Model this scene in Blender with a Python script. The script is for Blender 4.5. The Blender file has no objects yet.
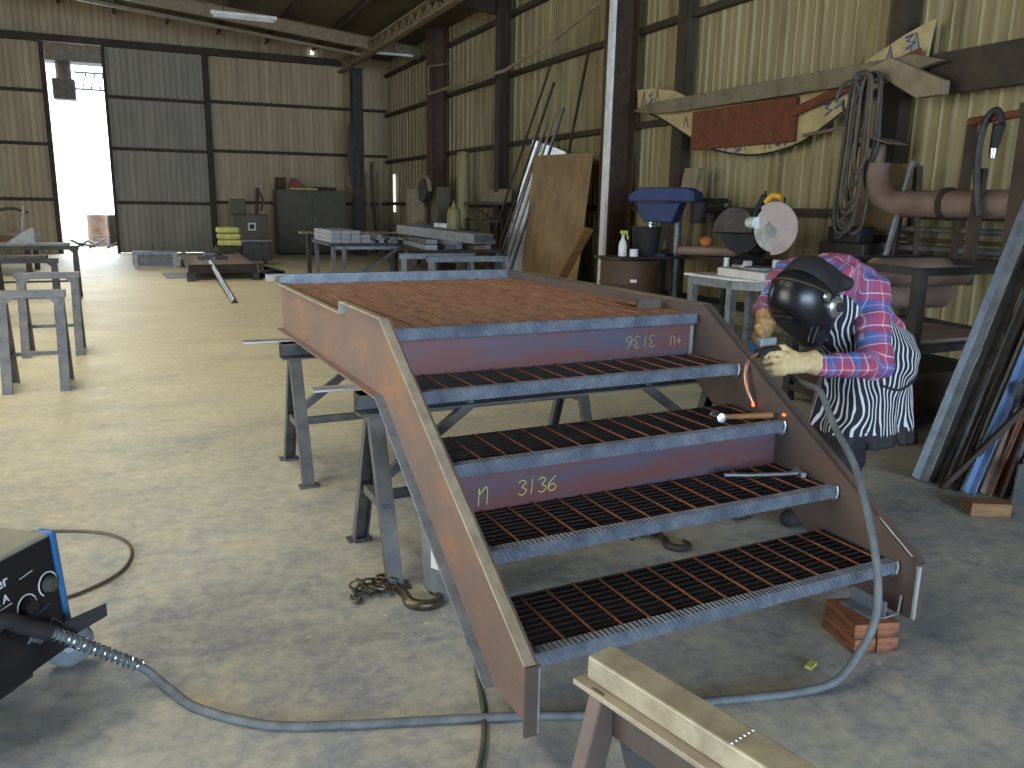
import bpy, bmesh, math, random
import numpy as np
from mathutils import Vector, Matrix
random.seed(7)
scene = bpy.context.scene
COL = scene.collection
PI = math.pi

# ------------------------------------------------------------ camera, world, lights
cam_data = bpy.data.cameras.new('camera')
cam = bpy.data.objects.new('camera', cam_data)
COL.objects.link(cam)
_r = Vector((0.91243203, -0.40884325, 0.01774805))
_u = Vector((0.07187513, 0.20280032, 0.97657872))
_f = Vector((0.40286693, 0.88978606, -0.21442717))
_m = Matrix(((_r.x, _u.x, -_f.x, 0), (_r.y, _u.y, -_f.y, 0), (_r.z, _u.z, -_f.z, 1.52), (0, 0, 0, 1)))
cam.matrix_world = _m
cam_data.sensor_width = 36.0
cam_data.lens = 814.288 / 1024 * 36
cam_data.clip_start = 0.05
cam_data.clip_end = 200
scene.camera = cam

w = bpy.data.worlds.new('daylight_sky')
scene.world = w
w.use_nodes = True
w.node_tree.nodes['Background'].inputs[0].default_value = (0.80, 0.90, 1.0, 1)
w.node_tree.nodes['Background'].inputs[1].default_value = 5.0

scene.view_settings.view_transform = 'Standard'
scene.view_settings.look = 'None'
scene.view_settings.exposure = 0.0
scene.view_settings.gamma = 1.0
scene.view_settings.use_curve_mapping = False


def area(name, loc, target, sx, sy, power, color):
    l = bpy.data.lights.new(name, 'AREA')
    l.shape = 'RECTANGLE'; l.size = sx; l.size_y = sy
    l.energy = power; l.color = color
    o = bpy.data.objects.new(name, l)
    COL.objects.link(o)
    o.location = loc
    o.rotation_euler = (Vector(target) - Vector(loc)).to_track_quat('-Z', 'Y').to_euler()
    return o


# daylight through the open bay behind the camera (cool sky) and the side bay, plus added warm overhead fills
area('daylight_back_bay', (0.5, -13.8, 2.7), (1.0, 6, 1.0), 11.0, 5.0, 2350, (0.51, 0.72, 1.0))
area('daylight_side_bay', (-8.8, 3.5, 2.8), (0, 4.5, 1.4), 8.0, 4.4, 380, (0.95, 0.95, 0.85))
for px_, py_, pw_ in ((-2.8, 3.0, 125), (-1.5, 9.0, 130), (-1.0, 16.0, 170)):  # overhead fills added under the roof to brighten the floor
    _l = area('overhead_fill', (px_, py_, 6.0), (px_, py_ + 0.001, 0), 1.2, 4.5, pw_, (1.0, 0.93, 0.76))
    _l.data.spread = math.radians(125)
area('daylight_far_door', (-1.27, 26.2, 2.6), (0.2, 12, 0.5), 1.4, 5.0, 150, (0.85, 0.93, 1.0))


# ------------------------------------------------------------ materials
def lin(c):
    return tuple(((v / 255) / 12.92 if v / 255 <= 0.04045 else ((v / 255 + 0.055) / 1.055) ** 2.4) for v in c)


MATS = {}


def mat(name, c1, c2=None, rough=0.6, metal=0.0, scale=6.0, stretch=(1, 1, 1), bump=0.0, bscale=None, contrast=(0.35, 0.65), detail=6, c3=None):
    m = bpy.data.materials.new(name)
    m.use_nodes = True
    nt = m.node_tree; N = nt.nodes; L = nt.links
    b = N['Principled BSDF']
    c1 = lin(c1)
    b.inputs['Roughness'].default_value = rough
    b.inputs['Metallic'].default_value = metal
    b.inputs['Base Color'].default_value = (*c1, 1)
    if c2 is not None or bump:
        tc = N.new('ShaderNodeTexCoord'); mp = N.new('ShaderNodeMapping')
        mp.inputs['Scale'].default_value = stretch
        L.new(tc.outputs['Object'], mp.inputs['Vector'])
    if c2 is not None:
        nz = N.new('ShaderNodeTexNoise'); nz.inputs['Scale'].default_value = scale
        nz.inputs['Detail'].default_value = detail; nz.inputs['Roughness'].default_value = 0.65
        L.new(mp.outputs[0], nz.inputs['Vector'])
        cr = N.new('ShaderNodeValToRGB')
        e = cr.color_ramp.elements
        e[0].position = contrast[0]; e[0].color = (*c1, 1)
        e[1].position = contrast[1]; e[1].color = (*lin(c2), 1)
        if c3 is not None:
            x = e.new((contrast[0] + contrast[1]) / 2); x.color = (*lin(c3), 1)
        L.new(nz.outputs['Fac'], cr.inputs[0])
        L.new(cr.outputs[0], b.inputs['Base Color'])
    if bump:
        n2 = N.new('ShaderNodeTexNoise'); n2.inputs['Scale'].default_value = bscale or scale * 4
        n2.inputs['Detail'].default_value = 4
        L.new(mp.outputs[0], n2.inputs['Vector'])
        bp = N.new('ShaderNodeBump'); bp.inputs['Strength'].default_value = bump; bp.inputs['Distance'].default_value = 0.01
        L.new(n2.outputs['Fac'], bp.inputs['Height'])
        L.new(bp.outputs[0], b.inputs['Normal'])
    MATS[name] = m
    return m


def emis(name, c, s):
    m = bpy.data.materials.new(name); m.use_nodes = True
    b = m.node_tree.nodes['Principled BSDF']
    b.inputs['Base Color'].default_value = (*lin(c), 1)
    b.inputs['Emission Color'].default_value = (*lin(c), 1)
    b.inputs['Emission Strength'].default_value = s
    return m


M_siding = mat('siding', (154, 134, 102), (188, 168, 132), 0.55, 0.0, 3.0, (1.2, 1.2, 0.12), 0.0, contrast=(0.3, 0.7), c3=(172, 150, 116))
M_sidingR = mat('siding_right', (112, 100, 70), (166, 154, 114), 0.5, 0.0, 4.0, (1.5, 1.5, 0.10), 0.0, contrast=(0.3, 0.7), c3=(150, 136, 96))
M_doorpan = mat('door_panel', (134, 126, 112), (156, 146, 128), 0.6, 0.0, 3.0, (1.2, 1.2, 0.15))
M_roof = mat('roof_deck', (78, 70, 50), (100, 90, 68), 0.8, 0.0, 2.0)
M_girt = mat('girt_steel', (52, 42, 32), (74, 60, 46), 0.75, 0.1, 4.0)
M_redox = mat('red_primer', (88, 62, 40), (62, 46, 32), 0.7, 0.0, 5.0)
M_beige = mat('beige_paint', (150, 132, 104), (120, 104, 78), 0.6, 0.0, 5.0)
M_darkst = mat('dark_steel', (44, 42, 42), (70, 64, 58), 0.55, 0.4, 9.0)
M_steel = mat('mill_steel', (92, 96, 102), (124, 124, 120), 0.45, 0.6, 9.0, bump=0.1)
M_horse = mat('horse_steel', (78, 80, 86), (112, 108, 100), 0.5, 0.35, 8.0, bump=0.15)
M_bluest = mat('blued_steel', (104, 112, 124), (138, 144, 150), 0.45, 0.4, 12.0, bump=0.2)
M_bright = mat('bright_steel', (190, 192, 192), (150, 152, 155), 0.35, 0.6, 14.0)
M_edge = mat('lit_edge', (150, 138, 120), (182, 170, 148), 0.5, 0.3, 10.0)  # pale top edges: the light falling on them is put into the colour
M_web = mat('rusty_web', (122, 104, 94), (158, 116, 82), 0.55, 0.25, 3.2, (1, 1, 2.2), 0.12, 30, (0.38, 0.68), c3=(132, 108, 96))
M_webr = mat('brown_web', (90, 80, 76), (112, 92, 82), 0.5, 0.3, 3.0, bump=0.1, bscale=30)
M_riser = mat('riser_steel', (112, 72, 70), (88, 84, 100), 0.48, 0.3, 3.5, (0.5, 1, 3.0), 0.08, 30, (0.42, 0.6))
M_bar = mat('bearing_bar', (46, 42, 44), (68, 58, 54), 0.5, 0.5, 20.0)
M_rust = mat('rust_bar', (150, 90, 54), (108, 64, 42), 0.8, 0.0, 18.0)
M_rust2 = mat('rust_grate', (172, 124, 88), (120, 84, 62), 0.75, 0.1, 14.0)
M_wood = mat('plain_wood', (150, 112, 70), (112, 78, 46), 0.7, 0.0, 5.0, (1, 1, 6))
M_ply = mat('plywood', (160, 132, 92), (126, 100, 66), 0.7, 0.0, 2.6, (1, 1, 0.6), contrast=(0.35, 0.62))
M_block = mat('block_wood', (148, 92, 58), (66, 44, 34), 0.65, 0.0, 6.0, (1, 1, 5), contrast=(0.4, 0.6))
M_black = mat('black_plastic', (18, 19, 22), (28, 28, 32), 0.3, 0.0, 8.0)
M_blackm = mat('black_matte', (26, 26, 30), (40, 38, 38), 0.75, 0.0, 8.0)
M_rubber = mat('grey_hose', (112, 118, 120), (86, 92, 96), 0.6, 0.0, 14.0)
M_hose2 = mat('dark_hose', (62, 60, 54), (84, 80, 72), 0.65, 0.0, 10.0)
M_cable = mat('brown_cable', (74, 62, 50), (96, 84, 68), 0.6)
M_galv = mat('galvanised', (150, 154, 156), (116, 120, 124), 0.5, 0.3, 10.0)
M_white = mat('white_paint', (232, 232, 228), (204, 204, 198), 0.5, 0.0, 6.0)
M_whitem = mat('white_plastic', (228, 230, 228), (208, 210, 206), 0.45)
M_blue = mat('blue_paint', (34, 52, 98), (24, 38, 72), 0.65, 0.0, 6.0)
M_bluem = mat('machine_blue', (48, 98, 144), (60, 112, 156), 0.4)
M_yellow = mat('yellow_plastic', (206, 204, 120), (184, 180, 96), 0.6, 0.0, 9.0)
M_orange = mat('orange_cloth', (190, 116, 60), (150, 86, 44), 0.8, 0.0, 12.0)
M_red = mat('red_paint', (150, 40, 30), (120, 34, 26), 0.5)
M_green = mat('green_grey', (98, 90, 68), (80, 74, 56), 0.6, 0.0, 3.0)
M_pipe = mat('dusty_pipe', (138, 118, 106), (116, 92, 78), 0.6, 0.1, 4.0)
M_hide = mat('rust_sheet', (118, 66, 38), (88, 48, 30), 0.85, 0.0, 10.0, contrast=(0.35, 0.7))
M_board = mat('printed_board', (196, 176, 128), (170, 150, 104), 0.7, 0.0, 5.0)
M_cream = mat('cream_leather', (206, 184, 140), (176, 148, 102), 0.75, 0.0, 22.0, bump=0.25, bscale=60)
M_tan = mat('tan_leather', (176, 142, 92), (122, 92, 58), 0.8, 0.0, 20.0, bump=0.25, bscale=60, contrast=(0.4, 0.62))
M_denim = mat('dark_trousers', (24, 25, 32), (34, 34, 42), 0.85, 0.0, 12.0)
M_skin = mat('skin', (176, 124, 96), (160, 108, 84), 0.6)
M_copper = mat('copper_tube', (214, 160, 138), (176, 116, 92), 0.3, 0.7, 12.0)
M_chalk = mat('yellow_chalk', (196, 192, 120), None, 0.9)
M_chalkw = mat('pale_chalk', (170, 160, 124), None, 0.9)
M_hot = emis('hot_spot', (255, 96, 40), 3.0)
M_silverc = mat('chrome', (190, 194, 200), None, 0.2, 0.9)
M_tank = mat('tank_yellow', (154, 144, 100), (128, 118, 80), 0.5)
M_outg = mat('outside_ground', (190, 186, 170), (170, 164, 148), 0.9)


def floor_material():
    m = bpy.data.materials.new('concrete_floor'); m.use_nodes = True
    nt = m.node_tree; N = nt.nodes; L = nt.links; b = N['Principled BSDF']
    tc = N.new('ShaderNodeTexCoord')

    def noise(scale, detail=6, rough=0.6, st=(1, 1, 1), loc=(0, 0, 0)):
        mp = N.new('ShaderNodeMapping'); mp.inputs['Scale'].default_value = st; mp.inputs['Location'].default_value = loc
        L.new(tc.outputs['Object'], mp.inputs['Vector'])
        n = N.new('ShaderNodeTexNoise'); n.inputs['Scale'].default_value = scale; n.inputs['Detail'].default_value = detail
        n.inputs['Roughness'].default_value = rough
        L.new(mp.outputs[0], n.inputs['Vector']); return n.outputs['Fac']

    def ramp(fac, p0, c0, p1, c1):
        r = N.new('ShaderNodeValToRGB'); e = r.color_ramp.elements
        e[0].position = p0; e[0].color = (*c0, 1); e[1].position = p1; e[1].color = (*c1, 1)
        L.new(fac, r.inputs[0]); return r.outputs[0]

    def mix(fac, a, bb, mode='MIX'):
        x = N.new('ShaderNodeMix'); x.data_type = 'RGBA'; x.blend_type = mode
        if isinstance(fac, float): x.inputs[0].default_value = fac
        else: L.new(fac, x.inputs[0])
        L.new(a, x.inputs[6]); L.new(bb, x.inputs[7]); return x.outputs[2]

    dust = ramp(noise(1.3, 8), 0.3, lin((182, 172, 140)), 0.7, lin((206, 196, 162)))
    worn = ramp(noise(3.2, 12, 0.78), 0.38, lin((128, 136, 148)), 0.66, lin((190, 186, 166)))
    # worn traffic patches near the bench, blue light put into their colour; dust further off; the border is ragged
    sep = N.new('ShaderNodeSeparateXYZ'); L.new(tc.outputs['Object'], sep.inputs[0])
    ma = N.new('ShaderNodeMath'); ma.operation = 'MULTIPLY_ADD'
    L.new(noise(0.8, 5), ma.inputs[0]); ma.inputs[1].default_value = 3.4
    L.new(sep.outputs['Y'], ma.inputs[2])
    mr = N.new('ShaderNodeMapRange'); mr.inputs['From Min'].default_value = 4.0; mr.inputs['From Max'].default_value = 8.5
    L.new(ma.outputs[0], mr.inputs['Value'])
    base = mix(mr.outputs[0], worn, dust)
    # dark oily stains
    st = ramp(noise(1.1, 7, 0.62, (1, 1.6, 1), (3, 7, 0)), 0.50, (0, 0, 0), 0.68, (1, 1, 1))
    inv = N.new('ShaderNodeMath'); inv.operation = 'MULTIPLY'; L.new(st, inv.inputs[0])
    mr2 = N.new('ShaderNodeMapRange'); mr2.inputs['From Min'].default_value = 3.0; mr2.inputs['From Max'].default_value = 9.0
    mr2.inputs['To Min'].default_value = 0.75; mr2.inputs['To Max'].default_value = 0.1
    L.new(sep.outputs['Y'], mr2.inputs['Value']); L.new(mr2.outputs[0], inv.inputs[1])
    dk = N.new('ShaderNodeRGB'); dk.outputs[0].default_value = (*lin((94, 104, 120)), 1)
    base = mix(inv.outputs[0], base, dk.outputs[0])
    # pale flaked specks
    sp = ramp(noise(26, 3, 0.5), 0.66, (0, 0, 0), 0.72, (1, 1, 1))
    sp2 = ramp(noise(1.7, 3, 0.5, (1, 1, 1), (9, 1, 0)), 0.5, (0, 0, 0), 0.62, (1, 1, 1))
    mu = N.new('ShaderNodeMath'); mu.operation = 'MULTIPLY'; L.new(sp, mu.inputs[0]); L.new(sp2, mu.inputs[1])
    wt = N.new('ShaderNodeRGB'); wt.outputs[0].default_value = (*lin((206, 200, 182)), 1)
    base = mix(mu.outputs[0], base, wt.outputs[0])
    # fine mottling
    base = mix(0.22, base, ramp(noise(17, 8, 0.75), 0.40, lin((112, 114, 116)), 0.60, lin((222, 214, 190))), 'MIX')
    L.new(base, b.inputs['Base Color'])
    rr = N.new('ShaderNodeMapRange'); rr.inputs['To Min'].default_value = 0.42; rr.inputs['To Max'].default_value = 0.75
    L.new(noise(3, 4), rr.inputs['Value']); L.new(rr.outputs[0], b.inputs['Roughness'])
    bp = N.new('ShaderNodeBump'); bp.inputs['Strength'].default_value = 0.25; bp.inputs['Distance'].default_value = 0.004
    L.new(noise(30, 5), bp.inputs['Height']); L.new(bp.outputs[0], b.inputs['Normal'])
    return m


def nosing_material():
    m = mat('nosing_plate', (104, 112, 128), (146, 152, 164), 0.42, 0.35, 10.0)
    nt = m.node_tree; N = nt.nodes; L = nt.links; b = N['Principled BSDF']
    tc = N.new('ShaderNodeTexCoord'); mp = N.new('ShaderNodeMapping')
    mp.inputs['Rotation'].default_value = (0, 0.6, 0)
    L.new(tc.outputs['Object'], mp.inputs[0])
    wv = N.new('ShaderNodeTexWave'); wv.inputs['Scale'].default_value = 22; wv.inputs['Distortion'].default_value = 1.2
    wv.inputs['Detail'].default_value = 1
    L.new(mp.outputs[0], wv.inputs['Vector'])
    bp = N.new('ShaderNodeBump'); bp.inputs['Strength'].default_value = 1.0; bp.inputs['Distance'].default_value = 0.006
    L.new(wv.outputs['Fac'], bp.inputs['Height']); L.new(bp.outputs[0], b.inputs['Normal'])
    return m


def zebra_material():
    m = bpy.data.materials.new('zebra_cloth'); m.use_nodes = True
    nt = m.node_tree; N = nt.nodes; L = nt.links; b = N['Principled BSDF']
    b.inputs['Roughness'].default_value = 0.8
    tc = N.new('ShaderNodeTexCoord'); mp = N.new('ShaderNodeMapping')
    mp.inputs['Scale'].default_value = (1, 1, 0.5)
    L.new(tc.outputs['Object'], mp.inputs[0])
    nz = N.new('ShaderNodeTexNoise'); nz.inputs['Scale'].default_value = 7; nz.inputs['Detail'].default_value = 1.5
    L.new(mp.outputs[0], nz.inputs['Vector'])
    sep = N.new('ShaderNodeSeparateXYZ'); L.new(tc.outputs['Object'], sep.inputs[0])
    xx = N.new('ShaderNodeMath'); xx.operation = 'SUBTRACT'; L.new(sep.outputs['X'], xx.inputs[0]); xx.inputs[1].default_value = 0.13
    an = N.new('ShaderNodeMath'); an.operation = 'ARCTAN2'; L.new(xx.outputs[0], an.inputs[0]); L.new(sep.outputs['Y'], an.inputs[1])
    a = N.new('ShaderNodeMath'); a.operation = 'MULTIPLY'; L.new(an.outputs[0], a.inputs[0]); a.inputs[1].default_value = 0.27
    s = N.new('ShaderNodeMath'); s.operation = 'MULTIPLY_ADD'
    L.new(nz.outputs['Fac'], s.inputs[0]); s.inputs[1].default_value = 0.16; L.new(a.outputs[0], s.inputs[2])
    f = N.new('ShaderNodeMath'); f.operation = 'MULTIPLY'; L.new(s.outputs[0], f.inputs[0]); f.inputs[1].default_value = 215
    sn = N.new('ShaderNodeMath'); sn.operation = 'SINE'; L.new(f.outputs[0], sn.inputs[0])
    r = N.new('ShaderNodeValToRGB'); e = r.color_ramp.elements
    e[0].position = 0.45; e[0].color = (*lin((28, 30, 42)), 1); e[1].position = 0.6; e[1].color = (*lin((214, 214, 214)), 1)
    L.new(sn.outputs[0], r.inputs[0]); L.new(r.outputs[0], b.inputs['Base Color'])
    return m


def plaid_material():
    """tartan woven from the cloth coordinate stored on the shirt (x = along the limb, y and z across it)"""
    m = bpy.data.materials.new('plaid_flannel'); m.use_nodes = True
    nt = m.node_tree; N = nt.nodes; L = nt.links; b = N['Principled BSDF']
    b.inputs['Roughness'].default_value = 0.85
    at = N.new('ShaderNodeAttribute'); at.attribute_name = 'cloth'
    sep = N.new('ShaderNodeSeparateXYZ'); L.new(at.outputs['Vector'], sep.inputs[0])

    def band(out, period, stops):
        d = N.new('ShaderNodeMath'); d.operation = 'DIVIDE'; L.new(out, d.inputs[0]); d.inputs[1].default_value = period
        fr = N.new('ShaderNodeMath'); fr.operation = 'FRACT'; L.new(d.outputs[0], fr.inputs[0])
        r = N.new('ShaderNodeValToRGB'); r.color_ramp.interpolation = 'CONSTANT'
        e = r.color_ramp.elements
        e[0].position = 0; e[0].color = (*stops[0][1], 1); e[1].position = stops[1][0]; e[1].color = (*stops[1][1], 1)
        for p, c in stops[2:]:
            q = e.new(p); q.color = (*c, 1)
        L.new(fr.outputs[0], r.inputs[0]); return r.outputs[0]
    R = lin((164, 70, 96)); B = lin((72, 98, 158)); W = lin((214, 204, 216)); P = lin((122, 70, 112)); LB = lin((112, 144, 190))
    s1 = [(0, R), (0.30, W), (0.34, R), (0.50, P), (0.56, B), (0.66, LB), (0.70, B), (0.84, P), (0.90, W), (0.93, R)]
    s2 = [(0, R), (0.2, W), (0.25, R), (0.45, P), (0.55, B), (0.66, W), (0.70, B), (0.84, P)]
    c1 = band(sep.outputs['X'], 0.150, s1); c2 = band(sep.outputs['Y'], 0.120, s2); c3 = band(sep.outputs['Z'], 0.120, s2)
    x = N.new('ShaderNodeMix'); x.data_type = 'RGBA'; x.inputs[0].default_value = 0.5
    L.new(c2, x.inputs[6]); L.new(c3, x.inputs[7])
    y = N.new('ShaderNodeMix'); y.data_type = 'RGBA'; y.inputs[0].default_value = 0.36
    L.new(c1, y.inputs[6]); L.new(c2, y.inputs[7])
    L.new(y.outputs[2], b.inputs['Base Color'])
    return m


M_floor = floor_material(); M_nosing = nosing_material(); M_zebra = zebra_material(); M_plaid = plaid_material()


# ------------------------------------------------------------ geometry helpers
def V(*a): return Vector(a)


def frame_of(p0, p1, up=(0, 0, 1)):
    z = (Vector(p1) - Vector(p0)).normalized()
    up = Vector(up)
    if abs(z.dot(up)) > 0.98: up = Vector((0, 1, 0))
    x = up.cross(z).normalized(); y = z.cross(x)
    return x, y, z


def smooth_path(pts, n=8):
    P = [Vector(p) for p in pts]
    if len(P) < 3: return P
    Q = [P[0] * 2 - P[1]] + P + [P[-1] * 2 - P[-2]]
    out = []
    for i in range(1, len(Q) - 2):
        a, b, c, d = Q[i - 1], Q[i], Q[i + 1], Q[i + 2]
        for k in range(n):
            t = k / n
            out.append(0.5 * ((2 * b) + (c - a) * t + (2 * a - 5 * b + 4 * c - d) * t * t + (3 * b - a - 3 * c + d) * t ** 3))
    out.append(P[-1]); return out


class MB:
    """collects shapes; build() links them as one mesh object"""
    def __init__(s): s.bm = bmesh.new(); s.mi = 0

    def face(s, vs):
        try:
            f = s.bm.faces.new(vs); f.material_index = s.mi; return f
        except ValueError:
            return None

    def box(s, c, size, rz=0.0, rot=None):
        R = rot if rot is not None else Matrix.Rotation(rz, 3, 'Z')
        h = Vector(size) / 2; v = []
        for dx in (-1, 1):
            for dy in (-1, 1):
                for dz in (-1, 1):
                    v.append(s.bm.verts.new(Vector(c) + R @ Vector((dx * h.x, dy * h.y, dz * h.z))))
        for f in ((0, 1, 3, 2), (4, 6, 7, 5), (0, 4, 5, 1), (2, 3, 7, 6), (0, 2, 6, 4), (1, 5, 7, 3)):
            s.face([v[i] for i in f])
        return s

    def b2(s, a, b):
        a = Vector(a); b = Vector(b)
        return s.box((a + b) / 2, [abs(x) for x in (b - a)])

    def prof(s, poly, p0, p1, up=(0, 0, 1), caps=True):
        """extrude a closed 2D outline (x = side, y = up) from p0 to p1"""
        x, y, z = frame_of(p0, p1, up)
        A = [s.bm.verts.new(Vector(p0) + x * a + y * b) for a, b in poly]
        B = [s.bm.verts.new(Vector(p1) + x * a + y * b) for a, b in poly]
        n = len(poly)
        for i in range(n): s.face([A[i], A[(i + 1) % n], B[(i + 1) % n], B[i]])
        if caps: s.face(A[::-1]); s.face(B)
        return s

    def bar(s, p0, p1, w, h, up=(0, 0, 1)):
        return s.prof([(-w / 2, -h / 2), (w / 2, -h / 2), (w / 2, h / 2), (-w / 2, h / 2)], p0, p1, up)

    def angle(s, p0, p1, a, t=0.006, up=(0, 0, 1), fx=1, fy=1):
        return s.prof([(0, 0), (a * fx, 0), (a * fx, t * fy), (t * fx, t * fy), (t * fx, a * fy), (0, a * fy)], p0, p1, up)

    def channel(s, p0, p1, w, h, t=0.008, up=(0, 0, 1), fx=1):
        return s.prof([(0, -h / 2), (w * fx, -h / 2), (w * fx, -h / 2 + t), (t * fx, -h / 2 + t), (t * fx, h / 2 - t), (w * fx, h / 2 - t), (w * fx, h / 2), (0, h / 2)], p0, p1, up)

    def ibeam(s, p0, p1, w, h, t=0.01, up=(0, 0, 1)):
        a, b, c = w / 2, h / 2, t / 2
        return s.prof([(-a, -b), (a, -b), (a, -b + t), (c, -b + t), (c, b - t), (a, b - t), (a, b), (-a, b), (-a, b - t), (-c, b - t), (-c, -b + t), (-a, -b + t)], p0, p1, up)

    def tube(s, pts, r, seg=10, smooth=0, closed=False, caps=True):
        P = smooth_path(pts, smooth) if smooth else [Vector(p) for p in pts]
        n = len(P); rr = r if callable(r) else (lambda t: r)
        rings = []; x = None
        for i, p in enumerate(P):
            if closed: d = (P[(i + 1) % n] - P[i - 1]).normalized()
            else: d = (P[min(i + 1, n - 1)] - P[max(i - 1, 0)]).normalized()
            if x is None:
                x = d.orthogonal().normalized()
            else:
                x = (x - d * x.dot(d)).normalized()
            y = d.cross(x)
            R = rr(i / max(1, n - 1))
            rings.append([s.bm.verts.new(p + x * (R * math.cos(2 * PI * k / seg)) + y * (R * math.sin(2 * PI * k / seg))) for k in range(seg)])
        m = n if closed else n - 1
        for i in range(m):
            a = rings[i]; b = rings[(i + 1) % n]
            for k in range(seg): s.face([a[k], a[(k + 1) % seg], b[(k + 1) % seg], b[k]])
        if caps and not closed: s.face(rings[0][::-1]); s.face(rings[-1])
        return s

    def cyl(s, p0, p1, r, r2=None, seg=20):
        r2 = r if r2 is None else r2
        return s.tube([p0, p1], lambda t: r + (r2 - r) * t, seg)

    def lathe(s, prof, o=(0, 0, 0), axis=(0, 0, 1), seg=28):
        """prof: list of (radius, height)"""
        z = Vector(axis).normalized(); x = z.orthogonal().normalized(); y = z.cross(x)
        rings = []
        for r, h in prof:
            rings.append([s.bm.verts.new(Vector(o) + z * h + x * (max(r, 1e-4) * math.cos(2 * PI * k / seg)) + y * (max(r, 1e-4) * math.sin(2 * PI * k / seg))) for k in range(seg)])
        for a, b in zip(rings, rings[1:]):
            for k in range(seg): s.face([a[k], a[(k + 1) % seg], b[(k + 1) % seg], b[k]])
        s.face(rings[0][::-1]); s.face(rings[-1])
        return s

    def prism(s, poly, o, x, y, th):
        """flat outline (2D) placed at o with axes x, y and thickness th along x cross y"""
        o = Vector(o); x = Vector(x).normalized(); y = Vector(y).normalized(); z = x.cross(y).normalized()
        A = [s.bm.verts.new(o + x * a + y * b) for a, b in poly]
        B = [s.bm.verts.new(o + x * a + y * b + z * th) for a, b in poly]
        n = len(poly)
        for i in range(n): s.face([A[i], A[(i + 1) % n], B[(i + 1) % n], B[i]])
        s.face(A[::-1]); s.face(B)
        return s

    def sphere(s, c, r, sc=(1, 1, 1), seg=16):
        R = []
        for i in range(1, seg // 2):
            th = PI * i / (seg // 2)
            R.append([s.bm.verts.new(Vector(c) + Vector((r * sc[0] * math.sin(th) * math.cos(2 * PI * k / seg), r * sc[1] * math.sin(th) * math.sin(2 * PI * k / seg), r * sc[2] * math.cos(th)))) for k in range(seg)])
        t = s.bm.verts.new(Vector(c) + Vector((0, 0, r * sc[2]))); b = s.bm.verts.new(Vector(c) - Vector((0, 0, r * sc[2])))
        for k in range(seg):
            s.face([t, R[0][k], R[0][(k + 1) % seg]]); s.face([b, R[-1][(k + 1) % seg], R[-1][k]])
        for a, b_ in zip(R, R[1:]):
            for k in range(seg): s.face([a[k], b_[k], b_[(k + 1) % seg], a[(k + 1) % seg]])
        return s

    def build(s, name, m, parent=None, bevel=0.0, smooth=False, local=False, origin=None):
        """coordinates are world ones unless local=True; the mesh is re-expressed in its parent's frame"""
        bmesh.ops.recalc_face_normals(s.bm, faces=s.bm.faces)
        if parent is not None and not local:
            s.bm.transform(world_of(parent).inverted())
        o_loc = Vector((0, 0, 0))
        if origin is not None:
            o_loc = Vector(origin); s.bm.transform(Matrix.Translation(-o_loc))
        elif parent is None and not local:
            xs = [v.co for v in s.bm.verts]
            o_loc = Vector(((min(v.x for v in xs) + max(v.x for v in xs)) / 2, (min(v.y for v in xs) + max(v.y for v in xs)) / 2, min(v.z for v in xs)))
            s.bm.transform(Matrix.Translation(-o_loc))
        me = bpy.data.meshes.new(name); s.bm.to_mesh(me); s.bm.free()
        for x in (m if isinstance(m, (list, tuple)) else [m]): me.materials.append(x)
        if smooth:
            for p in me.polygons: p.use_smooth = True
            try: me.set_sharp_from_angle(angle=math.radians(38))
            except Exception: pass
        o = bpy.data.objects.new(name, me); COL.objects.link(o)
        o.location = o_loc
        if parent is not None: o.parent = parent
        if bevel:
            bv = o.modifiers.new('bevel', 'BEVEL'); bv.width = bevel; bv.segments = 2; bv.limit_method = 'ANGLE'
        return o


def world_of(o):
    M = o.matrix_basis.copy()
    while o.parent is not None:
        o = o.parent; M = o.matrix_basis @ M
    return M


def thing(name, label, cat, loc=(0, 0, 0), rz=0.0, group=None):
    o = bpy.data.objects.new(name, None); COL.objects.link(o)
    o.empty_display_size = 0.1
    o.location = loc; o.rotation_euler = (0, 0, rz)
    o['label'] = label; o['category'] = cat
    if group: o['group'] = group
    return o


def tag(o, label, cat, group=None, kind=None):
    o['label'] = label; o['category'] = cat
    if group: o['group'] = group
    if kind: o['kind'] = kind
    return o


def struct(mb, name, m, **k):
    o = mb.build(name, m, **k); o['kind'] = 'structure'; return o


def children(o): return [c for c in bpy.data.objects if c.parent == o]


def dup(o, loc=None, rz=None, label=None, group=None, parent=None):
    c = o.copy(); COL.objects.link(c)
    if parent is not None: c.parent = parent
    if loc is not None: c.location = loc
    if rz is not None: c.rotation_euler = (0, 0, rz)
    if label: c['label'] = label
    if group: c['group'] = group
    for ch in children(o): dup(ch, parent=c)
    return c


def obj_from_arrays(name, verts, faces, m, parent=None, smooth=True):
    me = bpy.data.meshes.new(name)
    if parent is not None:
        Mi = np.array(world_of(parent).inverted()); verts = verts @ Mi[:3, :3].T + Mi[:3, 3]
    me.from_pydata([tuple(v) for v in verts], [], [tuple(f) for f in faces])
    for x in (m if isinstance(m, (list, tuple)) else [m]): me.materials.append(x)
    for p in me.polygons: p.use_smooth = smooth
    me.update()
    o = bpy.data.objects.new(name, me); COL.objects.link(o)
    if parent is not None: o.parent = parent
    return o


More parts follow.
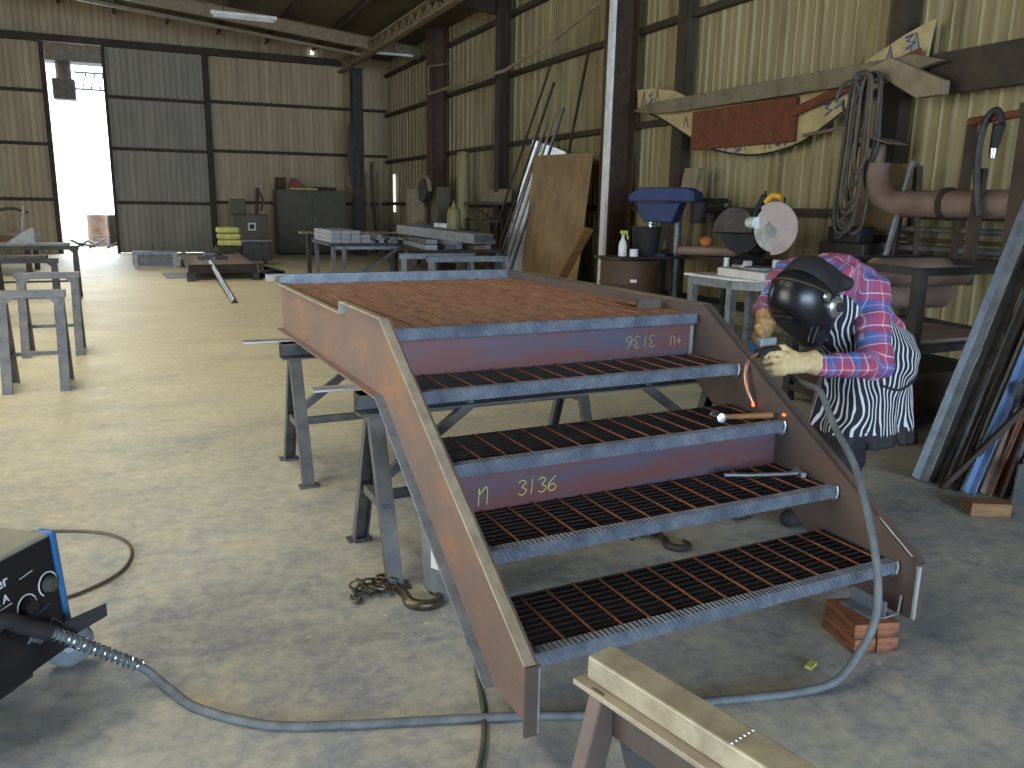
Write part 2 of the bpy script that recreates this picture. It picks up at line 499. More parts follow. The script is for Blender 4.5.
# ---- signed distance fields and a surface-nets mesher for organic shapes
def sd_cone(P, a, b, ra, rb, flat=None):
    """tapered capsule; flat=(axis, k) squeezes the section along an axis by k"""
    a = np.array(a, float); b = np.array(b, float)
    ba = b - a; pa = P - a
    h = np.clip((pa @ ba) / (ba @ ba), 0, 1)
    d = pa - h[..., None] * ba
    if flat is not None:
        ax = np.array(flat[0], float); ax /= np.linalg.norm(ax)
        c = d @ ax
        d = d + (c * (1 / flat[1] - 1))[..., None] * ax
    return np.linalg.norm(d, axis=-1) - (ra + (rb - ra) * h)


def sd_ell(P, c, r, R=None):
    q = P - np.array(c, float)
    if R is not None: q = q @ np.array(R)
    r = np.array(r, float)
    k0 = np.linalg.norm(q / r, axis=-1); k1 = np.linalg.norm(q / (r * r), axis=-1)
    return k0 * (k0 - 1) / np.maximum(k1, 1e-9)


def smin(a, b, k):
    h = np.clip(0.5 + 0.5 * (b - a) / k, 0, 1)
    return b * (1 - h) + a * h - k * h * (1 - h)


def smax(a, b, k): return -smin(-a, -b, k)


def nets(fn, lo, hi, step):
    lo = np.array(lo, float); hi = np.array(hi, float)
    n = np.ceil((hi - lo) / step).astype(int) + 1
    g = np.stack(np.meshgrid(*[lo[i] + step * np.arange(n[i]) for i in range(3)], indexing='ij'), -1)
    D = fn(g.reshape(-1, 3)).reshape(n)
    ins = D < 0
    c = np.zeros(n - 1, int)
    for dx in (0, 1):
        for dy in (0, 1):
            for dz in (0, 1):
                c += ins[dx:n[0] - 1 + dx, dy:n[1] - 1 + dy, dz:n[2] - 1 + dz]
    act = (c > 0) & (c < 8)
    idx = -np.ones(n - 1, int); cells = np.argwhere(act); idx[act] = np.arange(len(cells))
    acc = np.zeros((len(cells), 3)); cnt = np.zeros(len(cells))
    cor = [(0, 0, 0), (1, 0, 0), (0, 1, 0), (1, 1, 0), (0, 0, 1), (1, 0, 1), (0, 1, 1), (1, 1, 1)]
    for i in range(8):
        for ax in range(3):
            if cor[i][ax] == 0:
                j = list(cor[i]); j[ax] = 1
                A = cells + np.array(cor[i]); B = cells + np.array(j)
                da = D[A[:, 0], A[:, 1], A[:, 2]]; db = D[B[:, 0], B[:, 1], B[:, 2]]
                cr = (da < 0) != (db < 0)
                t = np.where(cr, da / np.where(cr, da - db, 1), 0)
                p = A + t[:, None] * (B - A)
                acc[cr] += p[cr]; cnt[cr] += 1
    verts = lo + step * acc / cnt[:, None]
    F = []
    for ax in range(3):
        o1, o2 = [(1, 2), (2, 0), (0, 1)][ax]
        e = [slice(None)] * 3
        sl0 = [slice(None)] * 3; sl1 = [slice(None)] * 3
        sl0[ax] = slice(0, n[ax] - 1); sl1[ax] = slice(1, n[ax])
        a = ins[tuple(sl0)]; b = ins[tuple(sl1)]
        for cond, rev in ((a & ~b, False), (~a & b, True)):
            E = np.argwhere(cond)
            E = E[(E[:, o1] > 0) & (E[:, o1] < n[o1] - 1) & (E[:, o2] > 0) & (E[:, o2] < n[o2] - 1)]
            q = []
            for d1, d2 in ((1, 1), (0, 1), (0, 0), (1, 0)):
                C = E.copy(); C[:, o1] -= d1; C[:, o2] -= d2
                q.append(idx[C[:, 0], C[:, 1], C[:, 2]])
            q = np.stack(q, 1)
            if rev: q = q[:, ::-1]
            F.append(q)
    return verts, np.concatenate(F)


GLYPH = {
    '3': [[(0, .85), (.3, 1), (.55, .8), (.25, .55), (.6, .3), (.3, 0), (0, .12)]],
    '1': [[(.3, 1), (.2, 0)]], '6': [[(.55, 1), (.1, .55), (.05, .15), (.35, 0), (.6, .25), (.35, .48), (.05, .3)]],
    '4': [[(.0, 1), (.0, .5), (.5, .5)], [(.5, 1), (.5, 0)]], 'n': [[(0, 0), (.05, .9), (.1, .6), (.4, .95), (.5, .7), (.45, 0)]],
    'U': [[(0, 1), (0, .2), (.25, 0), (.5, .2), (.5, 1)]], '+': [[(0, .5), (.6, .5)], [(.3, .85), (.3, .15)]],
}


def scrawl(mb, text, o, x, y, h, r=0.0025, gap=0.75):
    x = Vector(x); y = Vector(y); o = Vector(o); k = 0
    for ch in text:
        if ch != ' ':
            for st in GLYPH[ch]:
                mb.tube([o + x * ((k + a) * h) + y * (b * h) for a, b in st], r, 5, smooth=3)
        k += gap
    return mb


def word(text, name, m, parent, o, x, y, size, depth=0.001):
    """printed lettering as a thin mesh, laid on a surface with axes x (reading direction) and y (up)"""
    cu = bpy.data.curves.new(name, 'FONT'); cu.body = text; cu.size = size; cu.extrude = depth
    t = bpy.data.objects.new(name + '_tmp', cu); COL.objects.link(t)
    dg = bpy.context.evaluated_depsgraph_get()
    me = bpy.data.meshes.new_from_object(t.evaluated_get(dg)); bpy.data.objects.remove(t)
    x = Vector(x).normalized(); y = Vector(y).normalized(); z = x.cross(y)
    Mx = Matrix(((x.x, y.x, z.x, o[0]), (x.y, y.y, z.y, o[1]), (x.z, y.z, z.z, o[2]), (0, 0, 0, 1)))
    me.transform(world_of(parent).inverted() @ Mx)
    me.materials.clear(); me.materials.append(m)
    ob = bpy.data.objects.new(name, me); COL.objects.link(ob); ob.parent = parent
    return ob

# ------------------------------------------------------------ the building
WX, FY = 7.29, 25.8
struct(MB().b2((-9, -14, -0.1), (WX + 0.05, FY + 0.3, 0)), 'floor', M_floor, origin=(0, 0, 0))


def roof_z(x): return 5.75 + 0.10 * (WX - x)


def siding(mb, x0, x1, y, z0, z1, pitch=0.305, d=0.035, axis='X', ztop=None):
    """ribbed sheet in the plane y=const (or x=const), ribs toward the room"""
    s = []
    x = x0
    while x < x1 - 1e-6:
        s += [(x, 0), (x + pitch * .36, 0), (x + pitch * .44, .012), (x + pitch * .52, 0), (x + pitch * .84, 0), (x + pitch * .88, d), (x + pitch * .96, d)]
        x += pitch
    s = [(a, b) for a, b in s if a < x1] + [(x1, 0)]
    for sgn in (0, 1):
        pass
    lo = []; hi = []
    for a, b in s:
        zt = ztop(a) if ztop else z1
        p = (a, y - b) if axis == 'X' else (y - b, a)
        lo.append(mb.bm.verts.new((p[0], p[1], z0))); hi.append(mb.bm.verts.new((p[0], p[1], zt)))
    bl = []; bh = []
    for (a, b), l, h in zip(s, lo, hi):
        o_ = Vector((0, 0.06, 0)) if axis == 'X' else Vector((0.06, 0, 0))
        bl.append(mb.bm.verts.new(l.co + o_)); bh.append(mb.bm.verts.new(h.co + o_))
    for i in range(len(s) - 1):
        mb.face([lo[i], lo[i + 1], hi[i + 1], hi[i]]); mb.face([bl[i + 1], bl[i], bh[i], bh[i + 1]])
    mb.face([lo[0], hi[0], bh[0], bl[0]]); mb.face([lo[-1], bl[-1], bh[-1], hi[-1]])


mb = MB()
siding(mb, -9, -2.0, FY, 0, 5.5)
siding(mb, 1.95, WX, FY, 0, 5.5)
siding(mb, -9, WX, FY, 5.5, 0, ztop=roof_z)
struct(mb, 'wall_far', M_siding)
mb = MB(); siding(mb, -0.6, 1.95, FY - 0.12, 0.02, 5.5)
struct(mb, 'door_1', M_doorpan)
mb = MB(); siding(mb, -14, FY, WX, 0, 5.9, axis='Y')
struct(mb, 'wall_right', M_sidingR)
# back wall and left wall, each with its open bay (out of the picture)
mb = MB(); mb.b2((-9, -14.1, 0), (-5.2, -14, 7.4)); mb.b2((6.2, -14.1, 0), (WX, -14, 5.9)); mb.b2((-5.2, -14.1, 5.2), (6.2, -14, 6.9))
struct(mb, 'wall_back', M_siding)
mb = MB(); mb.b2((-9.1, -14, 0), (-9, -.6, 7.4)); mb.b2((-9.1, 7.6, 0), (-9, FY, 7.4)); mb.b2((-9.1, -.6, 5.1), (-9, 7.6, 7.4))
struct(mb, 'wall_left', M_siding)
mb = MB()
vs = [mb.bm.verts.new(p) for p in ((WX + .1, -14.2, roof_z(WX + .1)), (WX + .1, FY + .1, roof_z(WX + .1)), (-9.2, FY + .1, roof_z(-9.2)), (-9.2, -14.2, roof_z(-9.2)))]
vt = [mb.bm.verts.new(v.co + Vector((0, 0, .08))) for v in vs]
mb.face(vs); mb.face(vt[::-1])
for i in range(4): mb.face([vs[i], vt[i], vt[(i + 1) % 4], vs[(i + 1) % 4]])
struct(mb, 'ceiling', M_roof)
# ground outside the far door
struct(MB().b2((-8, FY + 0.3, -0.12), (8, FY + 22, -0.02)), 'floor_outside', M_outg)

ntrim = [0]


def trim(mb, m=None, **k):
    ntrim[0] += 1
    return struct(mb, 'trim_%d' % ntrim[0], m or M_girt, **k)


# girts: far wall, sliding door, right wall
for z in (1.45, 2.9, 4.25):
    trim(MB().channel((-9, FY - 0.05, z), (-2.02, FY - 0.05, z), .07, .09))
    trim(MB().channel((2.0, FY - 0.05, z), (WX - .05, FY - 0.05, z + .03), .07, .09))
    trim(MB().channel((-0.55, FY - 0.17, z - .05), (1.9, FY - 0.17, z - .05), .06, .09))
for z in (1.50, 2.76, 4.14, 5.3):
    trim(MB().b2((WX - .15, -14, z - .045), (WX - .045, FY - .1, z + .045)))
# header track of the sliding door, jambs
trim(MB().b2((-9, FY - .34, 5.46), (6.0, FY - .18, 5.64)))
trim(MB().b2((-2.08, FY - .22, 0), (-1.96, FY - .05, 5.5)))
trim(MB().b2((-0.62, FY - .3, 0), (-0.54, FY - .16, 5.45)))
trim(MB().b2((1.90, FY - .3, 0), (2.06, FY - .1, 5.5)))
# columns
trim(MB().ibeam((5.86, 24.0, 0), (5.86, 24.0, 5.2), .30, .30, .02, (0, 1, 0)), M_darkst)
trim(MB().ibeam((6.95, 20.2, 0), (6.95, 20.2, 5.7), .34, .42, .025, (1, 0, 0)), M_redox)
trim(MB().ibeam((6.95, 11.5, 0), (6.95, 11.5, 5.7), .34, .42, .025, (1, 0, 0)), M_redox)
trim(MB().ibeam((7.0, 16.2, 0), (7.0, 16.2, 5.7), .24, .24, .02, (1, 0, 0)), M_girt)
trim(MB().b2((7.10, 10.0, 0), (7.25, 10.26, 5.7)), M_girt)
trim(MB().b2((7.10, 6.30, 0), (7.25, 6.52, 5.7)), M_girt)
trim(MB().ibeam((6.95, 2.2, 0), (6.95, 2.2, 5.7), .3, .3, .02, (1, 0, 0)), M_redox)
# long joist on the line of columns, with triangular openings
mb = MB()
Y0, Y1, ZT, ZB = 5.0, 25.7, 5.62, 5.28
mb.b2((5.72, Y0, ZT - .05), (5.88, Y1, ZT)); mb.b2((5.72, Y0, ZB), (5.88, Y1, ZB + .05))
y = Y0; k = 0
while y < Y1 - .3:
    za, zb = (ZB + .03, ZT - .03) if k % 2 == 0 else (ZT - .03, ZB + .03)
    mb.bar((5.8, y, za), (5.8, y + .3, zb), .07, .07, (1, 0, 0)); y += .3; k += 1
trim(mb, M_beige)
# rafters across, purlins along
for y in (22.2, 16.4, 10.6, 4.8):
    mb = MB(); mb.ibeam((-9, y, roof_z(-9) - .32), (WX - .1, y, roof_z(WX) - .32), .14, .30, .015)
    mb.ibeam((-9, y + .8, roof_z(-9) - .5), (5.8, y + .8, roof_z(5.8) - .5), .08, .08, .012) if y > 20 else None
    trim(mb, M_beige if y > 20 else M_girt)
for x in np.arange(-8, 7, 1.3):
    trim(MB().channel((x, -14, roof_z(x) - .09), (x, FY, roof_z(x) - .09), .06, .16), M_girt)

# fluorescent fitting under the roof
t = thing('fluorescent_light', 'long white twin-tube light fitting hanging under the roof', 'ceiling light', (2.15, 18.0, 5.0))
MB().b2((1.55, 17.92, 5.06), (2.8, 18.08, 5.12)).build('housing', M_white, t)
for yy in (17.95, 18.05):
    MB().cyl((1.6, yy, 5.04), (2.75, yy, 5.04), .018, seg=10).build('tube', M_whitem, t, smooth=True)
for xx in (1.8, 2.6):
    MB().cyl((xx, 18.0, 5.12), (xx, 18.0, roof_z(xx)), .006, seg=6).build('hanger_wire', M_darkst, t)
t = thing('fluorescent_light', 'dim light fitting near the corner behind the long joist', 'ceiling light', (6.3, 22.0, 5.35))
MB().b2((5.9, 21.95, 5.3), (6.9, 22.08, 5.35)).build('housing', M_white, t)
MB().cyl((6.4, 22.0, 5.35), (6.4, 22.0, roof_z(6.4)), .012, seg=6).build('hanger_wire', M_darkst, t)


# ------------------------------------------------------------ the staircase being welded
SX, SY, SR = 0.8852, 1.8288, 0.042
G, RISE, D, W, Z1 = 0.2935, 0.185, 0.3405, 1.5003, 0.304
stair = thing('steel_staircase', 'rust brown steel staircase with four grated treads and a landing, propped on sawhorses', 'staircase', (SX, SY, 0), SR)


def grating(u0, u1, v0, v1, zt, name, m1, m2, pitch=0.032, rod=0.1, parent=stair, h=0.028, frame=True):
    mb = MB()
    n = max(2, int(round((v1 - v0) / pitch)))
    for i in range(n + 1):
        v = v0 + (v1 - v0) * i / n
        mb.b2((u0, v - .0028, zt - h), (u1, v + .0028, zt - .002))
    if frame:
        mb.b2((u0, v0, zt - h), (u0 + .005, v1, zt)); mb.b2((u1 - .005, v0, zt - h), (u1, v1, zt))
    mb.mi = 1
    k = int((u1 - u0) / rod)
    for i in range(k + 1):
        u = u0 + (u1 - u0) * (i + .35) / (k + .7)
        mb.tube([(u, v0, zt - .001), (u, v1, zt - .001)], .0038, 6)
    return mb.build(name, [m1, m2], parent, local=True)


for i in range(4):
    z = Z1 + i * RISE; v = i * G
    tr = grating(.012, W - .012, v + .035, v + D, z - .002, 'tread_grating', M_bar, M_rust)
    mb = MB()
    mb.prof([(0, 0), (-.037, 0), (-.037, -.006), (-.006, -.006), (-.006, -.045), (0, -.045)], (W - .012, v, z + .002), (.012, v, z + .002), (0, 0, 1))
    o = mb.build('nosing', M_nosing, tr, local=True)
    # end plates bolted to the stringers
    for u in (.006, W - .006): MB().b2((u - .004, v + .01, z - .06), (u + .004, v + D - .02, z - .003)).build('end_plate', M_bluest, tr, local=True)
    # bright weld beads where the nosing meets the stringer
    mb = MB(); mb.tube([(W - .014, v - .002, z + .004), (W - .010, v - .006, z - .018), (W - .013, v - .004, z - .044)], .005, 8, smooth=4)
    mb.build('weld_bead', M_bright, tr, local=True, smooth=True)
ZP = Z1 + 4 * RISE; VP = 4 * G
g_ = grating(.012, W - .012, VP + .03, 3.15, ZP - .004, 'landing_grating', M_rust2, M_rust, pitch=.052, rod=.1, h=.018)
MB().prof([(0, 0), (-.037, 0), (-.037, -.006), (-.006, -.006), (-.006, -.045), (0, -.045)], (W - .012, VP, ZP + .002), (.012, VP, ZP + .002), (0, 0, 1)).build('nosing', M_nosing, g_, local=True)


def line_pts(top): return top


TOP = [(-.071, .325), (1.151, 1.095)]
WEB = [(-.071, .325), (1.151, 1.095), (1.758, 1.095), (1.758, .765), (1.235, .772), (.186, .112), (-.071, .112)]
for sd, u in ((-1, 0.0), (1, W)):
    out = -1 if sd < 0 else 1
    mb = MB()
    ua, ub = (u - .008, u) if sd < 0 else (u, u + .008)
    mb.prism(WEB, (ua, 0, 0), (0, 1, 0), (0, 0, 1), .008)
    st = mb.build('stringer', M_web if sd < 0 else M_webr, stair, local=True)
    w_ = .042
    a, b = (u - w_, u) if sd < 0 else (u, u + w_)

    def plate(p, q, t=.009, aa=a, bb=b):
        """flange plate lying on the line p-q of the web outline"""
        d = Vector((0, q[0] - p[0], q[1] - p[1])).normalized(); n = Vector((0, -d.z, d.y))
        m_ = MB(); vs = []
        for pp in (p, q):
            for uu in (aa, bb):
                for s_ in (0, -t): vs.append(m_.bm.verts.new(Vector((uu, pp[0], pp[1])) + n * s_))
        for f in ((0, 1, 3, 2), (4, 6, 7, 5), (0, 4, 5, 1), (2, 3, 7, 6), (0, 2, 6, 4), (1, 5, 7, 3)): m_.face([vs[j] for j in f])
        return m_
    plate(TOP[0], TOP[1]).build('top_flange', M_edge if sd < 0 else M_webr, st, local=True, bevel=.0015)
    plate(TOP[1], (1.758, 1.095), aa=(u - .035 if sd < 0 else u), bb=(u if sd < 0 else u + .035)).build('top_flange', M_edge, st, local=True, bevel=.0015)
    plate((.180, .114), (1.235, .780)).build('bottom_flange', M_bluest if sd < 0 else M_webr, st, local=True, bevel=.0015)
    m_ = MB(); m_.b2((a, 1.235, .765), (b, 1.76, .775)); m_.build('bottom_flange', M_web, st, local=True)
    # plumb cut closed by a plate; ground bright at its edge
    e = MB(); e.b2((a + (.0 if sd < 0 else 0), -.079, .114), (b, -.071, .322)); e.build('end_plate', M_webr, st, local=True)
    m_ = MB(); m_.tube([(u + .001 * sd, -.08, .318), (u + .001 * sd, -.08, .12)], .003 if sd < 0 else .009, 8); m_.build('weld_bead', M_bright, st, local=True, smooth=True)
    # the landing's side beam behind the notch; on the right it runs full height
    zt = 1.044 if sd < 0 else 1.095
    m_ = MB(); m_.b2((ua, 1.76, .765), (ub, 3.18, zt)); sb = m_.build('side_beam', M_web if sd < 0 else M_webr, stair, local=True)
    m_ = MB(); m_.b2((u - .035, 1.76, zt - .009), (u, 3.18, zt)) if sd < 0 else m_.b2((u, 1.76, zt - .009), (u + .035, 3.18, zt))
    m_.build('top_flange', M_edge, sb, local=True)
    m_ = MB(); m_.b2((a, 1.76, .765), (b, 3.18, .774)); m_.build('bottom_flange', M_web, sb, local=True)
# right stringer: weld line seen along the sloping top edge
MB().tube([(W - .001, .1, .436), (W - .001, -.05, .342)], .003, 6).build('weld_bead', M_bright, stair, local=True)
# rear rim: angle with its lip running past the left corner
mb = MB(); mb.b2((0, 3.18, .80), (W, 3.19, 1.095)); mb.b2((-.085, 3.165, 1.087), (W + .02, 3.22, 1.095))
mb.build('rear_beam', M_bluest, stair, local=True)
MB().b2((-.02, 3.13, 1.05), (.03, 3.175, 1.085)).build('corner_lug', M_bluest, stair, local=True)
# bright tack where the notch is cut
MB().b2((-.036, 1.752, 1.046), (.0, 1.765, 1.092)).build('notch_plate', M_bright, stair, local=True)
# riser channels
mb = MB(); mb.b2((.01, 1.20, .842), (W - .01, 1.208, 1.0)); mb.b2((.01, 1.2, .992), (W - .01, 1.24, 1.0)); mb.b2((.01, 1.2, .842), (W - .01, 1.24, .85))
r1 = mb.build('riser_channel', M_riser, stair, local=True)
scrawl(MB(), '3136', (1.38, 1.197, .905), (-1, 0, 0.02), (0, 0, -1), .0, .001) if False else None
mb = MB(); scrawl(mb, '3136', (1.27, 1.196, .955), (-1, 0, 0), (0, 0, -1), .055, .0018)
mb.build('chalk_mark', M_chalkw, r1, local=True)
mb = MB(); scrawl(mb, 'U+', (1.36, 1.196, .945), (1, 0, 0), (0, 0, -1), .045, .0018)
mb.build('chalk_mark', M_chalkw, r1, local=True)
mb = MB(); mb.b2((.01, .630, .475), (W - .01, .638, .636)); mb.b2((.01, .63, .628), (W - .01, .67, .636)); mb.b2((.01, .63, .475), (W - .01, .67, .483))
r2 = mb.build('riser_channel', M_riser, stair, local=True)
mb = MB(); scrawl(mb, 'n', (.135, .626, .505), (1, 0, 0), (0, 0, 1), .07, .0022); mb.build('chalk_mark', M_chalk, r2, local=True)
mb = MB(); scrawl(mb, '3136', (.29, .626, .52), (1, 0, 0), (0, 0, 1), .055, .0022, .72); mb.build('chalk_mark', M_chalk, r2, local=True)
MB().b2((W - .030, 1.196, .85), (W - .012, 1.200, .99)).build('weld_bead', M_bright, stair, local=True)
# base angles under the lowest tread
for u in (W - .075,):
    MB().angle((u, -.03, .115), (u, .12, .115), .06, .008, (0, 0, 1)).build('base_angle', M_bluest, stair, local=True)
m_ = MB(); m_.tube([(W - .09, -.035, .120), (W - .02, -.035, .122), (W - .012, -.035, .19)], .004, 6); m_.build('weld_bead', M_bright, stair, local=True)


# ------------------------------------------------------------ sawhorses under the landing
def make_sawhorse(L, label, loc, rz, group=None, H=.755, stance=.27, m=M_horse, brace=True):
    t = thing('sawhorse', label, 'sawhorse', loc, rz, group)
    mb = MB(); mb.channel((-L / 2, .045, H - .045), (L / 2, .045, H - .045), -.09, .09, .008)
    mb.b2((-L / 2, -.05, H - .008), (L / 2, .05, H)); mb.build('top_beam', m, t, local=True)
    for sx in (-1, 1):
        x = sx * (L / 2 - .07)
        for sy in (-1, 1):
            lg = MB().channel((x, sy * .035, H - .09), (x, sy * stance, .012), .04 * -sy, .064, .007, (1, 0, 0)).build('leg', m, t, local=True)
            MB().box((x, sy * stance, .006), (.11, .06, .012)).build('foot_plate', m, lg, local=True)
        zc = .30; yy = .035 + (stance - .035) * (H - .09 - zc) / (H - .1)
        MB().bar((x, -yy, zc), (x, yy, zc), .035, .04).build('end_rail', m, t, local=True)
        if brace:
            MB().bar((x - sx * .01, .0, .36), (sx * (L / 2 - .52), .0, H - .08), .035, .04).build('brace', m, t, local=True)
    MB().bar((-L / 2 + .08, 0, .30), (L / 2 - .08, 0, .30), .03, .04).build('long_rail', m, t, local=True)
    return t


make_sawhorse(1.95, 'grey steel sawhorse under the far half of the landing', (0.66 + .975, 4.60, 0), .04)
make_sawhorse(1.95, 'grey steel sawhorse under the front of the landing, nearest the flight of treads', (0.76 + .975, 3.26, 0), .04)


# ------------------------------------------------------------ short stands on the left, with what lies on them
def make_stand(label, loc, rz=0.0, L=.46, H=.79, group=None, m=M_horse):
    t = thing('work_stand', label, 'work stand', loc, rz, group)
    mb = MB(); mb.b2((-L / 2 - .02, -.045, H - .06), (L / 2 + .02, .045, H)); mb.build('top_beam', m, t, local=True, bevel=.003)
    for sx in (-1, 1):
        for sy in (-1, 1):
            MB().channel((sx * (L / 2 - .03), sy * .03, H - .05), (sx * (L / 2 - .03), sy * .24, 0), .035 * -sy, .07, .007, (1, 0, 0)).build('leg', m, t, local=True)
        MB().bar((sx * (L / 2 - .03), -.17, .25), (sx * (L / 2 - .03), .17, .25), .025, .03).build('end_rail', m, t, local=True)
    for sy in (-1, 1):
        MB().prism([(0, 0), (.09, 0), (0, -.09)], (-L / 2 + .02, sy * .035, H - .06), (1, 0, 0), (0, 0, 1), .006).build('gusset', m, t, local=True)
        MB().prism([(0, 0), (-.09, 0), (0, -.09)], (L / 2 - .02, sy * .035, H - .06), (1, 0, 0), (0, 0, 1), .006).build('gusset', m, t, local=True)
    MB().bar((-L / 2 + .03, .16, .25), (L / 2 - .03, .16, .25), .025, .03).build('long_rail', m, t, local=True)
    return t


make_stand('nearest short steel stand at the left edge, blue-grey scuffed legs', (-.84, 7.5, 0))
make_stand('second short steel stand at the left, just behind the nearest one', (-.86, 9.15, 0), L=.52, H=.80)
make_stand('third stand at the left, under the dark planks', (-1.35, 11.9, 0), L=.7, H=.76, m=M_darkst)
make_stand('farthest stand at the left, in front of the rusty truck bed', (-1.45, 14.2, 0), L=1.1, H=.80, m=M_darkst)
tag(MB().b2((-2.9, 11.75, .762), (-1.1, 12.05, .80)).build('steel_plank', M_darkst, bevel=.003), 'dark steel plank on the third left stand', 'plank')
tag(MB().b2((-2.9, 14.1, .802), (-1.0, 14.35, .84)).build('steel_plank', M_horse, bevel=.003), 'grey steel plank on the farthest left stand', 'plank')

t = thing('truck_bed', 'rust red flat bed with a bright triangular end beyond the left stands', 'truck bed', (-2.3, 19, 0))
MB().b2((-3.6, 18.4, .62), (-1.95, 20.2, .78)).build('deck', M_redox, t)
MB().prism([(0, 0), (.45, .30), (.52, .30), (.52, 0)], (-2.4, 18.38, .62), (1, 0, 0), (0, 0, 1), .04).build('gusset', M_galv, t)
for x in (-3.2, -2.1):
    for y in (18.6, 20.0): MB().b2((x, y, 0), (x + .1, y + .1, .62)).build('leg', M_girt, t)
MB().cyl((-2.1, 18.5, .78), (-2.02, 18.5, 1.35), .03).build('stake', M_galv, t)
mb = MB(); mb.tube([(-3.4, 19.5, 1.25), (-2.9, 19.5, 1.15), (-2.4, 19.5, 1.28), (-2.05, 19.5, 1.2)], .03, 8, smooth=5)
mb.build('hose_roll', M_darkst, t, smooth=True)

# ------------------------------------------------------------ beyond the far door
t = thing('machine_silhouette', 'brown drum shape standing outside the bright doorway', 'drum', (-1.2, 30, 0))
MB().lathe([(.30, -.02), (.31, .3), (.30, .62), (.30, .98), (.0, .99)], (-1.25, 30, 0)).build('body', M_pipe, t, smooth=True)
MB().lathe([(.315, .30), (.33, .32), (.315, .34)], (-1.25, 30, 0)).build('rib', M_pipe, t, smooth=True)
t = thing('oil_drum', 'dark drum outside the doorway, right of the brown one', 'drum', (-.72, 30.6, 0))
MB().lathe([(.33, -.02), (.33, .95), (.31, .97), (0, .98)], (-.72, 30.6, 0)).build('body', M_darkst, t, smooth=True)
MB().lathe([(.33, .30), (.345, .32), (.33, .34)], (-.72, 30.6, 0)).build('rib', M_darkst, t, smooth=True)
t = thing('scrap_pile', 'low tangle of scrap metal on the ground in the doorway', 'scrap pile', (-1.4, 27.6, -.02))
for k in range(9):
    a = random.uniform(0, 6.3); x = -1.9 + .16 * k
    MB().bar((x, 27.4, .06 + .03 * (k % 3)), (x + .5 * math.cos(a), 27.4 + .3 * math.sin(a), .22 + .04 * (k % 4)), .07, .05).build('offcut', M_steel if k % 2 else M_darkst, t)
t = thing('hoist_hood', 'dark hood and ducting hanging in the top of the doorway', 'hoist', (-1.4, 27.3, 4.2))
MB().b2((-2.3, 26.9, 5.2), (-.5, 27.6, 5.9)).build('canopy', M_darkst, t)
MB().b2((-1.95, 27.0, 4.2), (-1.38, 27.5, 4.75)).build('motor_box', M_darkst, t, bevel=.03)
MB().cyl((-1.65, 27.2, 4.7), (-1.65, 27.2, 5.3), .2).build('neck', M_darkst, t, smooth=True)
mb = MB()
for x in np.arange(-1.2, -.5, .22):
    mb.bar((x, 27.3, 4.55), (x + .1, 27.3, 4.95), .03, .03, (0, 1, 0)); mb.bar((x + .1, 27.3, 4.95), (x + .22, 27.3, 4.55), .03, .03, (0, 1, 0))
mb.b2((-1.4, 27.28, 4.5), (-.4, 27.32, 4.55)); mb.b2((-1.4, 27.28, 4.95), (-.4, 27.32, 5.0))
mb.build('lattice', M_steel, t)
mb = MB(); [mb.b2((x, 27.2, -.02), (x + .1, 27.3, 5.3)) for x in (-2.6, -.3)]; mb.build('post', M_darkst, t)

# ------------------------------------------------------------ back left floor: frame of beams and steel offcuts
t = thing('loading_platform', 'low welded channel frame lying on the floor in front of the sliding door', 'frame', (1.4, 18.2, 0))
MB().channel((.78, 16.6, .24), (.85, 20.6, .24), -.07, .16, .012).build('side_channel', M_horse, t)
MB().channel((2.02, 16.7, .24), (2.05, 20.2, .24), .07, .16, .012).build('side_channel', M_horse, t)
MB().channel((.78, 16.55, .24), (2.02, 16.65, .24), -.07, .16, .012).build('end_channel', M_girt, t)
MB().b2((.80, 16.8, .28), (2.0, 20.0, .30)).build('deck_sheet', M_pipe, t)
for p in ((.8, 16.6), (2.0, 16.7), (.85, 20.2), (2.0, 20.0)):
    MB().b2((p[0] - .06, p[1] - .05, 0), (p[0] + .06, p[1] + .1, .17)).build('foot', M_darkst, t)
t = thing('steel_bench', 'long low steel bench lying left of the channel frame', 'bench', (.25, 20.3, 0))
MB().b2((-.20, 20.0, .30), (.72, 20.6, .36)).build('top', M_steel, t)
MB().b2((-.2, 20.05, .05), (.7, 20.1, .30)).build('front_panel', M_horse, t)
for x in (-.18, .62): MB().b2((x, 20.0, 0), (x + .08, 20.5, .30)).build('leg', M_galv, t)
tag(MB().box((.62, 17.9, .012), (.5, 1.2, .02), .05).build('steel_sheet', M_galv, bevel=.002), 'pale flat sheet on the floor left of the channel frame', 'sheet')
tag(MB().prof([(-.05, 0), (0, .05), (.05, 0), (.05, .02), (0, .07), (-.05, .02)], (1.22, 17.2, .31), (1.22, 12.9, .002)).build('angle_bar', M_horse, bevel=.002),
    'long grey angle bar leaning from the channel frame down to the floor', 'bar')
for k, (x, y, z, a) in enumerate([(1.15, 17.9, .32, .3), (1.32, 18.0, .32, -.2), (1.48, 17.9, .32, .5), (1.24, 17.95, .40, .1), (1.4, 17.95, .40, .8), (1.32, 17.95, .48, .4)]):
    o = MB().box((x, y, z + .035), (.20, .17, .07), a).build('cast_offcut', M_steel if k % 2 else M_horse, bevel=.01)
    tag(o, 'small steel offcut %s of the heap on the channel frame' % ['at the left', 'at the front middle', 'at the right', 'on the left upper layer', 'on the right upper layer', 'on top'][k], 'offcut', 'offcuts heaped on the channel frame')
tag(MB().box((1.3, 17.95, .31), (.62, .42, .016)).build('tray_plate', M_galv), 'pale plate under the heap of offcuts on the channel frame', 'plate')
